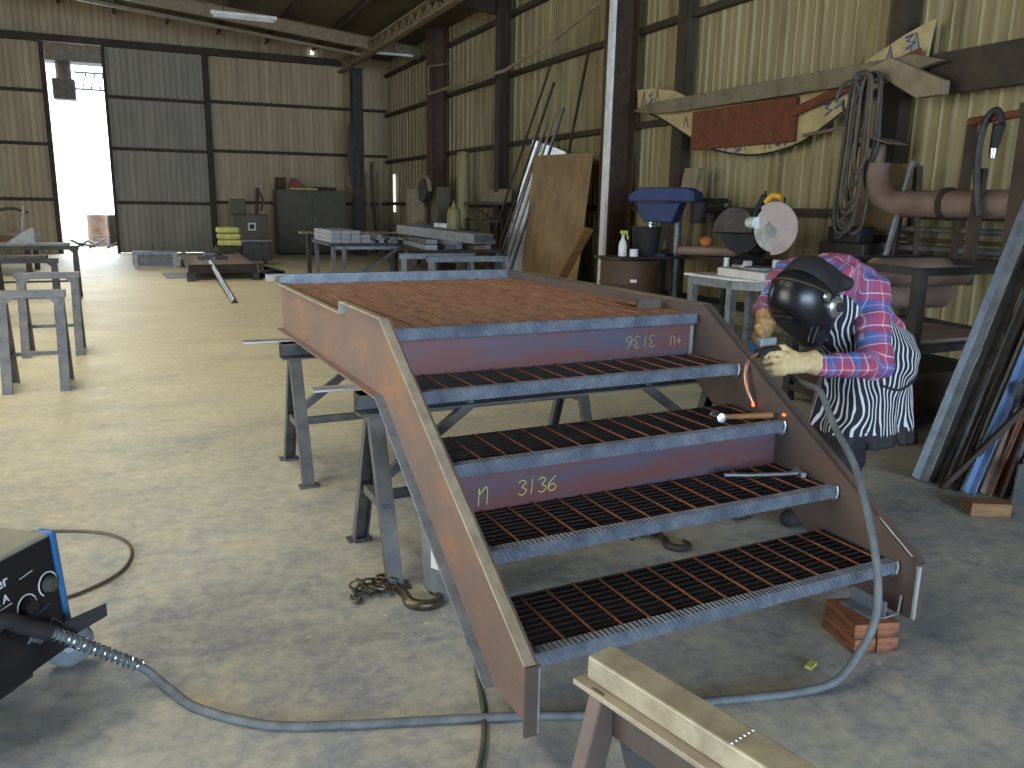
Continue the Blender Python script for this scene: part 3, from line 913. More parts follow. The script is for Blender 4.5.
for k, (x, y, a, L_) in enumerate([(2.35, 18.2, .1, 2.4), (2.52, 18.3, -.12, 2.1), (2.28, 17.3, .5, 1.0)]):
    d = Vector((math.sin(a), math.cos(a), 0)) * L_ / 2
    o = MB().channel(Vector((x, y, .06 + .0 * k)) - d, Vector((x, y, .06)) + d, .07, .12).build('channel_offcut', M_horse if k != 1 else M_darkst)
    tag(o, ['grey channel piece beside the right edge of the channel frame', 'dark channel piece farthest right beside the channel frame', 'short channel piece slanting out beside the channel frame'][k], 'channel')
tag(MB().b2((2.15, 16.3, 0), (2.32, 16.5, .12)).build('concrete_block', M_white, bevel=.01), 'small pale block on the floor right of the channel frame', 'block')
# boxes and yellow bags
t = thing('steel_box', 'dark grey steel box standing before the green machine', 'box', (2.5, 20.9, 0))
MB().b2((2.20, 20.6, .10), (2.86, 21.1, .56)).build('body', M_darkst, t, bevel=.01)
MB().b2((2.17, 20.57, .56), (2.89, 21.13, .59)).build('lid', M_steel, t)
for x in (2.3, 2.7): MB().b2((x, 20.7, 0), (x + .08, 21.0, .10)).build('foot', M_darkst, t)
tag(MB().b2((1.62, 20.7, 0), (2.12, 21.2, .44)).build('crate', M_girt, bevel=.01), 'brown crate under the yellow sacks', 'crate')
for k in range(3):
    mb = MB(); mb.box((1.95 - .02 * k, 20.95, .44 + .075 + .15 * k), (.56 - .03 * k, .38, .14), .08 * (k - 1))
    o = mb.build('yellow_sack', M_yellow, bevel=.05)
    o.modifiers['bevel'].segments = 4
    tag(o, ['yellow sack, lowest of the three on the brown crate', 'yellow sack, middle of the three on the brown crate', 'yellow sack, topmost of the three on the brown crate'][k], 'sack', 'yellow sacks')
t = thing('green_machine', 'grey-green machine cabinet against the far wall beside the sliding door', 'machine', (2.8, 23.2, 0))
MB().b2((2.25, 23.0, .05), (3.15, 23.6, 1.15)).build('cabinet', M_green, t, bevel=.02)
MB().b2((2.2, 23.05, 1.15), (2.6, 23.5, 1.55)).build('head', M_green, t, bevel=.03)
MB().b2((2.62, 22.985, .74), (2.82, 23.0, .94)).build('name_plate', M_white, t)
MB().b2((2.66, 22.975, .78), (2.78, 22.986, .90)).build('gauge', M_blackm, t)
MB().cyl((2.9, 23.3, 1.15), (2.95, 23.3, 1.85), .05).build('mast', M_redox, t, smooth=True)
MB().tube([(2.95, 23.3, 1.8), (3.05, 23.2, 1.55), (3.0, 23.2, 1.25)], .03, 8, smooth=5).build('hose', M_hose2, t, smooth=True)
t = thing('storage_cabinet', 'wide grey-green metal cabinet standing against the far wall', 'cabinet', (4.6, 24.6, 0))
MB().b2((3.60, 24.3, .06), (5.55, 25.1, 1.84)).build('body', M_green, t, bevel=.015)
for x0, x1 in ((3.63, 4.56), (4.58, 5.52)):
    d = MB().b2((x0, 24.275, .1), (x1, 24.3, 1.81)).build('door', M_green, t, bevel=.004)
    MB().b2((4.5 if x0 < 4 else 4.62, 24.25, .9), (4.53 if x0 < 4 else 4.65, 24.275, 1.08)).build('handle', M_steel, d)
MB().b2((3.6, 24.35, 0), (5.55, 25.05, .06)).build('plinth', M_darkst, t)
o = MB().box((3.75, 24.6, 2.01), (.22, .3, .34), .2).build('red_tool', M_redox, bevel=.03); tag(o, 'dark red tool standing on the left end of the cabinet', 'tool')
o = MB().prism([(0, 0), (.55, .0), (.45, .12), (.15, .34), (.08, .3)], (3.98, 24.5, 1.842), (1, 0, 0), (0, 0, 1), -.25).build('red_case', M_red, bevel=.015); tag(o, 'red wedge-shaped case on the cabinet', 'case')
o = MB().box((4.36, 24.42, 1.87), (.8, .1, .05)).build('yellow_level', M_yellow, bevel=.01); tag(o, 'yellow level lying on the front edge of the cabinet', 'level')
o = MB().box((5.0, 24.6, 1.89), (.6, .3, .09), .1).build('flat_box', M_girt, bevel=.01); tag(o, 'flat brown box on the right end of the cabinet', 'box')
for k, (x, y, r) in enumerate([(5.62, 23.82, .13), (5.70, 23.80, .15)]):
    mb = MB()
    for j in range(5):
        pts = [(x + r * math.sin(a) * .7 + .01 * j, y - .015 * j, 2.95 + .75 * math.cos(a) - .07 * j - (.35 if k else 0)) for a in np.linspace(0, 2 * PI, 20)[:-1]]
        mb.tube(pts, .022, 8, closed=True)
    o = mb.build('hose_coil', M_hose2, smooth=True); tag(o, ['long coil of dark hose hanging high on the dark column', 'second coil of dark hose, hanging lower on the dark column'][k], 'hose')
tag(MB().b2((5.80, 23.75, 1.60), (5.96, 23.85, 1.92)).build('breaker_box', M_redox, bevel=.01), 'small orange-brown box on the dark column', 'box')
for k, (x, h, mm) in enumerate([(6.3, 2.6, M_green), (6.45, 2.4, M_beige), (6.62, 2.75, M_green), (6.8, 2.5, M_beige)]):
    o = MB().bar((x, 24.9, 0), (x + .05, 25.55, h), .09, .03).build('leaning_plank', mm, bevel=.003)
    tag(o, ['leftmost narrow plank leaning in the far corner', 'pale narrow plank leaning in the far corner, second from left', 'tallest green plank leaning in the far corner', 'rightmost plank leaning in the far corner'][k], 'plank')
# sunlit gap between the sheets in the corner: an open slot seen as daylight
o = MB().b2((7.18, 24.9, 1.25), (7.235, 24.98, 2.38)).build('window_slot', emis('daylight_slot', (235, 240, 225), 1.2)); o['kind'] = 'structure'; o.name = 'window_1'
o = MB().b2((4.95, 25.70, 5.76), (5.03, 25.735, 5.86)).build('window_2', emis('daylight_hole', (235, 245, 255), 6.0)); o['kind'] = 'structure'

# machine bench in the far right corner
t = thing('machine_bench', 'dark bench in the far right corner carrying the bandsaw', 'bench', (6.1, 18.4, 0))
MB().b2((5.7, 16.6, .88), (6.65, 20.6, .98)).build('top', M_girt, t)
for y in (16.7, 18.5, 20.4):
    for x in (5.75, 6.5): MB().b2((x, y, 0), (x + .08, y + .08, .88)).build('leg', M_darkst, t)
MB().b2((5.8, 17.0, .3), (6.6, 20.2, .36)).build('shelf', M_darkst, t)
t = thing('bandsaw', 'upright bandsaw with a tall beige column and round wheel guard', 'bandsaw', (6.05, 18.6, .98))
MB().b2((5.85, 18.75, .98), (6.15, 19.25, 1.86)).build('column', M_beige, t, bevel=.02)
MB().b2((6.2, 18.0, .98), (6.5, 18.5, 1.9)).build('rear_cabinet', M_green, t, bevel=.02)
mb = MB(); mb.tube([(6.05, 18.9 - .42 + .42 * math.cos(a), 1.80 + .34 * math.sin(a)) for a in np.linspace(0, PI, 14)], .055, 8); mb.build('wheel_guard', M_beige, t, smooth=True)
MB().cyl((6.0, 18.48, 1.82), (6.12, 18.48, 1.82), .27, seg=28).build('wheel', M_darkst, t, smooth=True)
MB().b2((5.8, 17.9, 1.0), (6.2, 18.6, 1.06)).build('table', M_steel, t)
t = thing('gas_bottle', 'yellowish gas bottle on the machine bench', 'bottle', (6.2, 16.9, .98))
MB().lathe([(.0, 0), (.14, .0), (.15, .05), (.15, .36), (.12, .44), (.05, .49), (.05, .54), (.0, .55)], (6.2, 16.9, .98)).build('body', M_tank, t, smooth=True)
MB().cyl((6.2, 16.9, 1.52), (6.2, 16.9, 1.6), .03).build('valve', M_pipe, t, smooth=True)
tag(MB().lathe([(.0, 0), (.15, 0), (.15, 2.6), (.12, 2.68), (0, 2.7)], (6.82, 18.0, 0)).build('plastic_pipe', M_tank, smooth=True), 'pale yellow standing pipe against the right wall, behind the gas bottle', 'pipe')
for k in range(2):
    o = MB().lathe([(0, 0), (.1, 0), (.1, .12), (.09, .13), (0, .13)], (6.0 + .05 * k, 17.35 - .3 * k, .981)).build('paint_tin', M_whitem, smooth=True)
    tag(o, ['white tin on the machine bench, nearer the bandsaw', 'white tin on the machine bench, nearer the gas bottle'][k], 'tin', 'white tins')
t = thing('wall_shelf', 'dark wall shelf with a tilted panel above it, left of the leaning bars', 'shelf', (6.9, 16.2, 1.5))
MB().b2((6.6, 15.1, 1.52), (7.2, 17.3, 1.57)).build('board', M_darkst, t)
MB().prism([(0, 0), (1.6, 0), (1.5, .28), (.15, .28)], (6.82, 15.3, 1.58), (0, 1, 0), (.3, 0, 1), .03).build('panel', M_beige, t)
for y in (15.2, 17.1): MB().bar((6.68, y, 1.52), (7.2, y, 1.2), .03, .03).build('bracket', M_girt, t)
t = thing('tool_rack', 'dark rack with two shelves under the wall shelf', 'rack', (6.7, 16.0, 0))
for z in (.5, 1.18): MB().b2((6.45, 14.9, z), (7.1, 16.9, z + .04)).build('shelf', M_darkst, t)
for y in (14.95, 16.8):
    for x in (6.47, 7.03): MB().b2((x, y, 0), (x + .05, y + .05, 1.24)).build('post', M_girt, t)

# table with bundles of grey steel bars
t = thing('bar_table', 'dark steel table with a diagonal brace carrying bundles of grey bars', 'table', (4.3, 16.2, 0))
MB().b2((3.15, 15.2, .72), (4.85, 16.9, .78)).build('top', M_darkst, t)
for x, y in ((3.2, 15.25), (3.2, 16.8), (4.75, 15.25), (4.75, 16.8), (3.4, 15.25)): MB().b2((x, y, 0), (x + .07, y + .07, .72)).build('leg', M_horse, t)
MB().bar((3.55, 15.24, .08), (4.5, 15.24, .70), .05, .05, (0, 1, 0)).build('brace', M_horse, t)
MB().b2((3.2, 15.26, .66), (4.8, 15.30, .72)).build('apron_rail', M_bluest, t)
MB().b2((3.05, 17.6, .86), (5.3, 17.9, .90)).build('back_plank', M_beige, t)
for x in (3.2, 5.1): MB().b2((x, 17.7, 0), (x + .08, 17.8, .86)).build('post', M_darkst, t)
for r_ in range(3):
    for k in range(4 - (r_ == 2)):
        o = MB().b2((3.18 + .185 * k, 15.16 + .02 * ((k + r_) % 3), .782 + .076 * r_), (3.355 + .185 * k, 16.8, .855 + .076 * r_)).build('steel_bar', M_galv, bevel=.004)
        tag(o, 'pale square bar of the squared bundle, %s row, %s from the left' % (['bottom', 'middle', 'top'][r_], ['first', 'second', 'third', 'fourth'][k]), 'bar', 'bars in the squared bundle')
for k in range(9):
    r_ = k // 4; x = 4.02 + .14 * (k % 4) + .07 * r_
    o = MB().box((x, 15.9, .80 + .05 * r_), (.10, 1.3 - .1 * (k % 3), .044), .04 * ((k * 7) % 5 - 2)).build('flat_bar', M_galv if k % 3 else M_steel, bevel=.003)
    tag(o, 'grey flat bar loosely piled right of the squared bundle, %s layer, %s from left' % (['lowest', 'second', 'top'][r_], ['first', 'second', 'third', 'fourth'][k % 4]), 'bar', 'loose flat bars on the bar table')
t = thing('bar_trestle', 'low dark trestle under the second load of grey bars, right of the bar table', 'trestle', (5.1, 13.8, 0))
MB().b2((4.45, 13.2, .70), (5.75, 15.0, .76)).build('top', M_darkst, t)
for x in (4.5, 5.65):
    for y in (13.25, 14.9): MB().b2((x, y, 0), (x + .06, y + .06, .70)).build('leg', M_horse, t)
for k in range(10):
    r_ = k // 5; x = 4.55 + .23 * (k % 5)
    o = MB().box((x + .05 * r_, 14.2, .80 + .085 * r_), (.2, 2.0 - .2 * (k % 3), .08), .05 * ((k * 3) % 5 - 2)).build('steel_bar', [M_galv, M_steel, M_galv, M_pipe][k % 4], bevel=.004)
    tag(o, 'grey bar loaded on the low dark trestle, %s layer, %s from left' % (['lower', 'upper'][r_], ['first', 'second', 'third', 'fourth', 'fifth'][k % 5]), 'bar', 'bars on the low trestle')
t = thing('hollow_section', 'wide pale hollow section lying across the front of the bar load', 'beam', (5.0, 13.0, .76))
mb = MB(); mb.prof([(-.21, -.08), (.21, -.08), (.21, .08), (-.21, .08)], (5.2, 12.75, .965), (4.55, 15.0, 1.05)); mb.build('body', M_galv, t, bevel=.005)
MB().prof([(-.18, -.06), (.18, -.06), (.18, .06), (-.18, .06)], (5.203, 12.74, .965), (5.2, 12.752, .965)).build('end_opening', M_steel, t)
t0 = make_sawhorse(1.25, 'whitish sawhorse behind the landing, left one of the two', (4.35, 12.6, 0), -.12, H=.74, m=M_galv, brace=False)
t0 = make_sawhorse(1.35, 'whitish sawhorse behind the landing, right one of the two', (4.62, 11.9, 0), -.06, H=.74, m=M_galv, brace=False)

# ------------------------------------------------------------ long bars, sheets and boards leaning on the right wall
rods = [((6.2, 15.45, 0), (7.0, 13.98, 4.05), .04, M_girt, 'longest thin dark bar leaning on the right wall, leftmost of the bunch'),
        ((6.2, 14.97, 0), (7.0, 13.85, 3.7), .05, M_girt, 'brown bar leaning on the right wall, second from left'),
        ((6.2, 14.6, 0), (6.92, 13.95, 3.0), .07, M_horse, 'thick grey bar leaning on the right wall, left of the corrugated sheet'),
        ((6.2, 14.34, 0), (6.92, 13.6, 3.15), .05, M_beige, 'pale narrow bar leaning in the middle of the bunch'),
        ((6.2, 14.1, 0), (6.92, 13.3, 3.2), .08, M_horse, 'broad grey bar leaning on the right wall above the corrugated sheet'),
        ((6.2, 14.8, 0), (6.92, 14.15, 2.8), .035, M_pipe, 'slim dusty bar leaning between the thick ones'),
        ((6.62, 13.4, 0), (6.98, 12.6, 4.0), .05, M_girt, 'dark bar rising behind the plywood sheet')]
for a, b, w_, m_, lab in rods:
    tag(MB().bar(a, b, w_, .03).build('leaning_bar', m_, bevel=.003, origin=a), lab, 'bar')
mb = MB()
n = 14; ws = []
for k in range(n * 2 + 1):
    ws.append((k * .05 - .7, .030 * (1 if k % 2 else -1)))
pl = ws + [(a, b - .004) for a, b in ws[::-1]]
mb.prof(pl, (6.60, 14.55, 0.02), (7.02, 13.98, 2.60), (1, 0, 0))
tag(mb.build('corrugated_sheet', M_bright, origin=(6.60, 14.55, 0)), 'bright corrugated sheet leaning behind the plywood', 'sheet')
mb = MB(); mb.prism([(-1.05, 0), (1.10, 0), (1.12, 2.36), (-1.02, 2.40)], (6.40, 12.80, .01), (0, -1, 0), (.10, 0, 1), .02)
o = tag(mb.build('plywood_sheet', M_ply, bevel=.003), 'tall weathered plywood sheet leaning beside the red column', 'plywood sheet')
mb = MB(); mb.bar((5.95, 11.75, 0), (6.25, 11.05, 1.2), .03, .16, (1, 0, 0))
tag(mb.build('wood_plank', M_wood, bevel=.004), 'short tan plank leaning in front of the plywood', 'plank')
t = thing('white_post', 'long white rail standing upright in front of the red column', 'rail', (6.5, 11.15, 0))
MB().channel((6.5, 11.12, .02), (6.5, 11.06, 5.4), .05, .13, .006, (0, 1, 0)).build('rail', M_white, t)
MB().b2((6.42, 11.05, 0), (6.58, 11.2, .02)).build('foot_plate', M_steel, t)
MB().b2((6.5, 11.05, 5.38), (6.9, 11.12, 5.42)).build('clip', M_steel, t)
# thin pipe run carried on the columns
mb = MB(); mb.tube([(6.62, 19.85, 4.12), (6.62, 15.2, 4.05), (6.62, 13.3, 4.25), (6.7, 11.7, 4.6)], .035, 8); mb.tube([(6.62, 19.85, 4.12), (6.62, 19.85, 4.75), (6.62, 17.2, 4.5)], .02, 6)
tag(mb.build('conduit', M_beige, smooth=True), 'thin beige pipe running between the red columns', 'pipe')

# ------------------------------------------------------------ drum, spray bottle, bucket, drill press, saws
t = thing('steel_drum', 'brown rusty steel drum with a small white label', 'drum', (5.60, 8.85, 0))
MB().lathe([(.36, 0), (.37, .02), (.36, .04), (.36, .28), (.375, .30), (.36, .32), (.36, .57), (.375, .59), (.36, .61), (.36, .86), (.37, .88), (.35, .885), (.35, .86), (0, .86)], (5.6, 8.85, 0), seg=36).build('body', M_redox, t, smooth=True)
MB().box((5.46, 8.515, .64), (.08, .012, .035), -.4).build('label', M_white, t)
t = thing('drum_lid', 'flat steel plate lying over the drum, sticking out to the right', 'plate', (5.75, 8.85, .885))
MB().box((5.72, 8.86, .905), (1.0, .5, .03), .15).build('plate', M_girt, t, bevel=.004)
t.name = 'steel_plate'
t = thing('spray_bottle', 'white spray bottle with a yellow trigger head on the drum', 'spray bottle', (5.50, 8.86, .92))
MB().lathe([(0, 0), (.048, 0), (.052, .01), (.052, .13), (.045, .17), (.018, .22), (.018, .25), (0, .25)], (5.50, 8.86, .92)).build('body', M_whitem, t, smooth=True)
mb = MB(); mb.b2((5.485, 8.84, 1.17), (5.515, 8.88, 1.2)); mb.b2((5.46, 8.845, 1.2), (5.56, 8.875, 1.235)); mb.bar((5.55, 8.86, 1.2), (5.575, 8.86, 1.13), .015, .02)
mb.build('trigger_head', M_yellow, t, bevel=.004)
t = thing('black_bucket', 'black bucket behind the spray bottle', 'bucket', (5.92, 8.98, .92))
MB().lathe([(0, 0), (.15, 0), (.19, .34), (.2, .36), (.18, .36), (.14, .02), (0, .02)], (5.92, 8.98, .92)).build('body', M_blackm, t, smooth=True)
MB().tube([(5.92 + .19 * math.cos(a), 8.98, 1.27 + .05 * math.sin(a)) for a in np.linspace(0, PI, 10)], .006, 6).build('handle', M_steel, t, smooth=True)
tag(MB().lathe([(0, 0), (.055, 0), (.055, .09), (0, .09)], (5.63, 8.80, .92)).build('jar', M_whitem, smooth=True), 'small pale jar beside the spray bottle on the drum', 'jar')

DX, DY = 6.3, 8.9
t = thing('drill_press', 'blue belt-drive drill press with a long housing and grey column', 'drill press', (DX, DY, 0))
MB().cyl((DX, DY - .05, .03), (DX, DY - .05, 1.66), .055).build('column', M_steel, t, smooth=True)
MB().b2((DX - .25, DY - .25, 0), (DX + .2, DY + .2, .05)).build('base', M_darkst, t, bevel=.01)
mb = MB(); mb.prism([(-.46, 0), (.42, 0), (.42, .11), (.30, .17), (-.30, .17), (-.46, .08)], (DX - .10, DY - .02, 1.60), (.55, -.85, 0), (0, 0, 1), .30)
mb.build('belt_housing', M_blue, t, bevel=.015)
mb = MB(); mb.prism([(-.36, -.16), (-.28, -.27), (.10, -.27), (.20, -.02), (-.40, -.02)], (DX - .08, DY - .03, 1.61), (.55, -.85, 0), (0, 0, 1), .25)
hd = mb.build('head', M_blue, t, bevel=.02)
MB().box((DX - .02, DY - .22, 1.50), (.01, .10, .08), -.58).build('badge', M_orange, hd)
mb = MB(); mb.cyl((DX + .10, DY - .34, 1.34), (DX + .10, DY - .34, 1.60), .10); mb.build('motor', M_blackm, t, smooth=True)
mb = MB(); mb.cyl((DX - .24, DY + .20, 1.14), (DX - .24, DY + .20, 1.36), .035); mb.cyl((DX - .24, DY + .20, 1.04), (DX - .24, DY + .20, 1.14), .02, .012); mb.build('spindle', M_silverc, t, smooth=True)
mb = MB(); mb.cyl((DX - .34, DY - .02, 1.24), (DX - .24, DY + .0, 1.42), .01); mb.sphere((DX - .35, DY - .03, 1.22), .022); mb.build('feed_handle', M_silverc, t, smooth=True)
mb = MB(); mb.box((DX - .2, DY + .05, .93), (.36, .36, .04), .5); mb.cyl((DX - .1, DY, .86), (DX - .1, DY, .92), .09); mb.build('table', M_blue, t, bevel=.005)
mb = MB(); mb.bar((DX - .30, DY + .2, 0.3), (DX - .08, DY + .10, 1.40), .12, .05, (0, 1, 0)); mb.build('side_support', M_green, t)
# beige housing behind the press
tag(MB().prism([(-.1, -.797), (.2, -.797), (.28, 0), (.34, .33), (.08, .33), (0, 0)], (6.85, 9.5, 1.72), (0.1, -1, 0), (0, 0, 1), .1).build('duct_piece', M_beige, bevel=.01), 'pale sheet duct standing up behind the drill press', 'duct')
tag(MB().tube([(7.1, 11.85, 1.7), (7.1, 11.75, 1.85), (7.1, 11.7, 2.05), (7.1, 11.85, 2.25)], .035, 8, smooth=5).build('bent_pipe', M_girt, smooth=True), 'curved brown pipe hanging beside the red column', 'pipe')

# bench behind the saw with clutter
t = thing('wall_bench', 'long dark bench along the right wall behind the saws', 'bench', (6.6, 7.6, 0))
MB().b2((6.58, 6.0, .86), (7.1, 10.4, .92)).build('top', M_girt, t)
for y in (6.1, 8.2, 10.2):
    for x in (6.6, 7.0): MB().b2((x, y, 0), (x + .07, y + .07, .86)).build('leg', M_darkst, t)
MB().b2((6.6, 6.1, .3), (7.05, 10.3, .34)).build('shelf', M_darkst, t)
tag(MB().cyl((6.0, 8.35, 1.02), (6.28, 7.62, 1.04), .055).build('steel_pipe', M_pipe, smooth=True), 'dusty pipe lying beyond the white table', 'pipe')
tag(MB().sphere((6.12, 8.0, 1.14), .075, (1.1, 1, .85)).build('work_glove', M_orange, smooth=True), 'orange cloth ball resting on the dusty pipe', 'cloth')
t = thing('bench_vise', 'dark bench vise on the wall bench', 'vise', (6.6, 8.1, .92))
MB().b2((6.7, 7.95, .92), (6.95, 8.2, 1.0)).build('base', M_darkst, t, bevel=.01)
MB().b2((6.72, 7.85, 1.0), (6.92, 8.12, 1.2)).build('fixed_jaw', M_darkst, t, bevel=.02)
MB().b2((6.72, 8.16, 1.02), (6.92, 8.3, 1.2)).build('moving_jaw', M_darkst, t, bevel=.02)
MB().cyl((6.82, 8.25, 1.08), (6.82, 8.5, 1.08), .02).build('screw', M_steel, t, smooth=True)

t = thing('chop_saw', 'dark grey abrasive chop saw standing left of the white-bladed saw', 'saw', (6.1, 7.35, .93))
tag(MB().b2((6.32, 7.2, .922), (6.62, 7.7, .925)).build('rag', M_blackm), 'flat black rag under the chop saw', 'rag')
MB().b2((5.93, 7.2, .925), (6.32, 7.62, .99)).build('base', M_blackm, t, bevel=.01)
mb = MB(); R_ = .24
arc = [(-R_ * math.cos(a), R_ * math.sin(a)) for a in np.linspace(0, PI, 16)]
mb.prism(arc + [(R_, -.05), (-R_, -.05)], (6.12, 7.48, 1.30), (.45, -.89, 0), (.15, 0, 1), .10); mb.build('blade_guard', M_darkst, t, bevel=.01)
MB().cyl((6.14, 7.42, 1.27), (6.20, 7.45, 1.27), .235, seg=32).build('blade', M_blackm, t, smooth=True)
MB().bar((6.2, 7.3, 1.42), (6.25, 7.2, 1.68), .07, .05).build('arm', M_blackm, t)
MB().cyl((6.25, 7.2, 1.2), (6.3, 7.0, 1.2), .08).build('motor', M_darkst, t, smooth=True)

t = thing('white_table', 'white topped table with grey legs under the mitre saw', 'table', (6.0, 7.2, 0))
mb = MB(); mb.prism([(5.62, 7.72), (5.66, 6.92), (6.12, 6.25), (6.62, 6.3), (6.6, 7.75)], (0, 0, .78), (1, 0, 0), (0, 1, 0), .025); mb.build('top', M_white, t, bevel=.003)
mb = MB(); mb.bar((5.68, 7.68, .73), (5.71, 6.97, .73), .03, .09); mb.bar((5.71, 6.97, .73), (6.14, 6.32, .73), .03, .09); mb.build('apron', M_galv, t)
for x, y in ((5.70, 7.64), (5.73, 7.0), (6.14, 6.38), (6.5, 6.4), (6.5, 7.6)): MB().b2((x - .04, y - .04, 0), (x + .04, y + .04, .78)).build('leg', M_galv, t)
MB().bar((5.72, 7.6, .2), (5.75, 7.05, .2), .03, .04).build('rail', M_galv, t)
MX, MY = 6.02, 6.78
t = thing('mitre_saw', 'mitre saw with a big pale blade guard and yellow handle on the white table', 'saw', (MX, MY, .805))
mb = MB(); mb.box((MX - .02, MY + .1, .85), (.52, .86, .09), -.1); mb.box((MX + .06, MY + .5, .92), (.1, .25, .10), -.1); mb.box((MX + .06, MY - .15, .95), (.08, .3, .12), -.1)
mb.build('base', M_white, t, bevel=.012)
MB().cyl((MX - .03, MY + .08, .90), (MX - .03, MY + .08, .925), .19, seg=30).build('turntable', M_galv, t, smooth=True)
nx = Vector((-.97, -.28, 0)).normalized(); cx = Vector((MX - .05, MY - .10, 1.335))
MB().cyl(cx, cx + nx * .012, .245, seg=40).build('blade', M_bright, t, smooth=True)
MB().cyl(cx - nx * .01, cx + nx * .022, .10, seg=30).build('flange', M_galv, t, smooth=True)
side = Vector((-nx.y, nx.x, 0)); 
if side.y < 0: side = -side
gp = [(.27 * math.cos(a), .27 * math.sin(a)) for a in np.linspace(-PI * .52, PI * .72, 26)]
mb = MB(); mb.prism(gp + [(-.10, .10), (-.02, .03), (.05, -.02), (.02, -.12)], cx + nx * .014, -side, (0, 0, 1), .02)
mb.build('blade_guard', mat('worn_guard', (182, 166, 160), (164, 150, 146), .5), t, bevel=.003)
mb = MB(); mb.tube([cx + Vector((0, 0, .26)) + side * .14, cx + Vector((0, 0, .33)) + side * .06, cx + Vector((0, 0, .31)) - side * .04], .03, 10, smooth=5); mb.build('handle', mat('amber_grip', (214, 160, 40), None, .5), t, smooth=True)
MB().cyl(cx + nx * .03 + side * .20 + Vector((0, 0, .05)), cx + side * .34 - nx * .05 + Vector((0, 0, .05)), .06).build('motor', M_whitem, t, smooth=True)
MB().bar(cx - nx * .05 + Vector((0, 0, -.2)), cx - nx * .10 + Vector((.0, .0, .1)), .08, .08).build('arm', M_galv, t)
MB().cyl((MX - .16, MY + .5, .90), (MX - .16, MY + .5, 1.0), .03).build('clamp_knob', M_white, t, smooth=True)
tag(MB().b2((6.62, 6.2, 1.20), (6.85, 6.62, 1.37)).build('black_bin', M_blackm, bevel=.02), 'black bin standing on the wall bench shelf right of the mitre saw', 'bin')
tag(MB().b2((6.6, 6.1, .921), (6.9, 6.7, 1.199)).build('tool_crate', M_darkst, bevel=.01), 'dark crate under the black bin', 'crate')
tag(MB().b2((6.44, 6.82, 1.0), (6.47, 7.0, 1.12)).build('white_card', M_white), 'small white card leaning left of the black bin', 'card') if False else None
tag(MB().lathe([(0, 0), (.10, 0), (.13, .16), (.135, .17), (0, .17)], (5.95, 6.75, 0)).build('blue_pail', M_bluem, smooth=True), 'small blue pail on the floor under the white table', 'pail')
tag(MB().b2((6.95, 9.0, 1.60), (7.2, 9.9, 1.66)).build('tool_board', M_darkst), 'short dark board on the wall rail above the wall bench', 'board')
for k, (y, z, r) in enumerate([(8.2, 1.50, .10), (7.85, 1.42, .08), (9.0, 1.4, .09)]):
    mb = MB(); mb.lathe([(r * .4, 0), (r, .03), (r, .09), (r * .5, .12)], (7.14, y, z), (-1, 0, 0)); mb.cyl((7.12, y, z), (7.12, y, z + .25), .012)
    tag(mb.build('hanging_clamp', M_blackm, smooth=True), ['black round clamp hanging on the wall above the vise', 'smaller black clamp hanging right of the one above the vise', 'black clamp hanging behind the drill press'][k], 'clamp')

# ------------------------------------------------------------ on the right wall
XB = 7.06
t = thing('printed_board', 'large crescent cut from printed board with blue marks, fixed to the right wall', 'board', (XB, 8.6, 2.2))
low = [(11.12, 2.98), (10.5, 2.80), (9.9, 2.55), (9.3, 2.32), (8.7, 2.21), (8.2, 2.19), (7.6, 2.29), (7.1, 2.52), (6.75, 2.70), (6.3, 2.84), (6.02, 2.95)]
top = [(5.98, 3.33), (6.3, 3.24), (6.7, 3.08), (7.1, 2.9), (7.6, 2.82), (8.4, 2.82), (9.2, 2.84), (9.8, 3.0), (10.2, 3.15), (10.7, 3.24), (11.15, 3.27)]
MB().prism(low + top, (XB, 0, 0), (0, 1, 0), (0, 0, 1), .035).build('panel', M_board, t)
mb = MB(); mb.tube([(XB - .004, a, b) for a, b in low], .013, 6, smooth=4); mb.build('dark_edge', M_blackm, t, smooth=True)
tri = mat('print_grey', (150, 146, 138), (120, 124, 130), .7)
for y, z, h, w_ in ((6.15, 2.98, .26, .16), (6.45, 2.92, .24, .15), (6.70, 2.86, .19, .11), (6.95, 2.80, .15, .10)):
    MB().prism([(-w_ / 2, 0), (w_ / 2, 0), (0, h)], (XB - .006, y, z), (0, 1, 0), (0, 0, 1), .005).build('printed_triangle', tri, t)
    MB().tube([(XB - .008, y - w_ / 2, z), (XB - .008, y, z + h), (XB - .008, y + w_ / 2, z)], .005, 4).build('printed_outline', M_blackm, t)
for y, z, s_ in ((10.95, 3.0, .22), (10.6, 3.0, .22), (9.3, 2.36, .16), (8.6, 2.24, .13), (8.15, 2.24, .13), (7.9, 2.26, .13), (9.85, 2.62, .14)):
    MB().tube([(XB - .008, y + .06, z), (XB - .008, y, z + s_), (XB - .008, y - .05, z)], .005, 4).build('printed_outline', M_blackm, t)
bm_ = mat('print_blue', (44, 92, 150), None, .6)
for y, z in ((10.75, 3.06), (8.95, 2.27), (8.72, 2.24), (7.95, 2.30), (7.78, 2.32), (7.2, 2.58), (7.06, 2.64), (6.2, 3.12)):
    MB().tube([(XB - .01, y + .07, z + .09), (XB - .01, y - .02, z + .11), (XB - .01, y + .05, z + .05), (XB - .01, y - .05, z + .03), (XB - .01, y + .05, z - .02)], .012, 5).build('blue_mark', bm_, t)
tag(MB().b2((6.98, 7.66, 2.30), (7.04, 9.62, 2.80)).build('rust_sheet', M_hide, bevel=.01), 'rectangular rust-red sheet hung over the middle of the printed board', 'sheet')
t = thing('wall_beam', 'long weathered wooden beam fixed across the printed board', 'beam', (6.9, 8.5, 2.8))
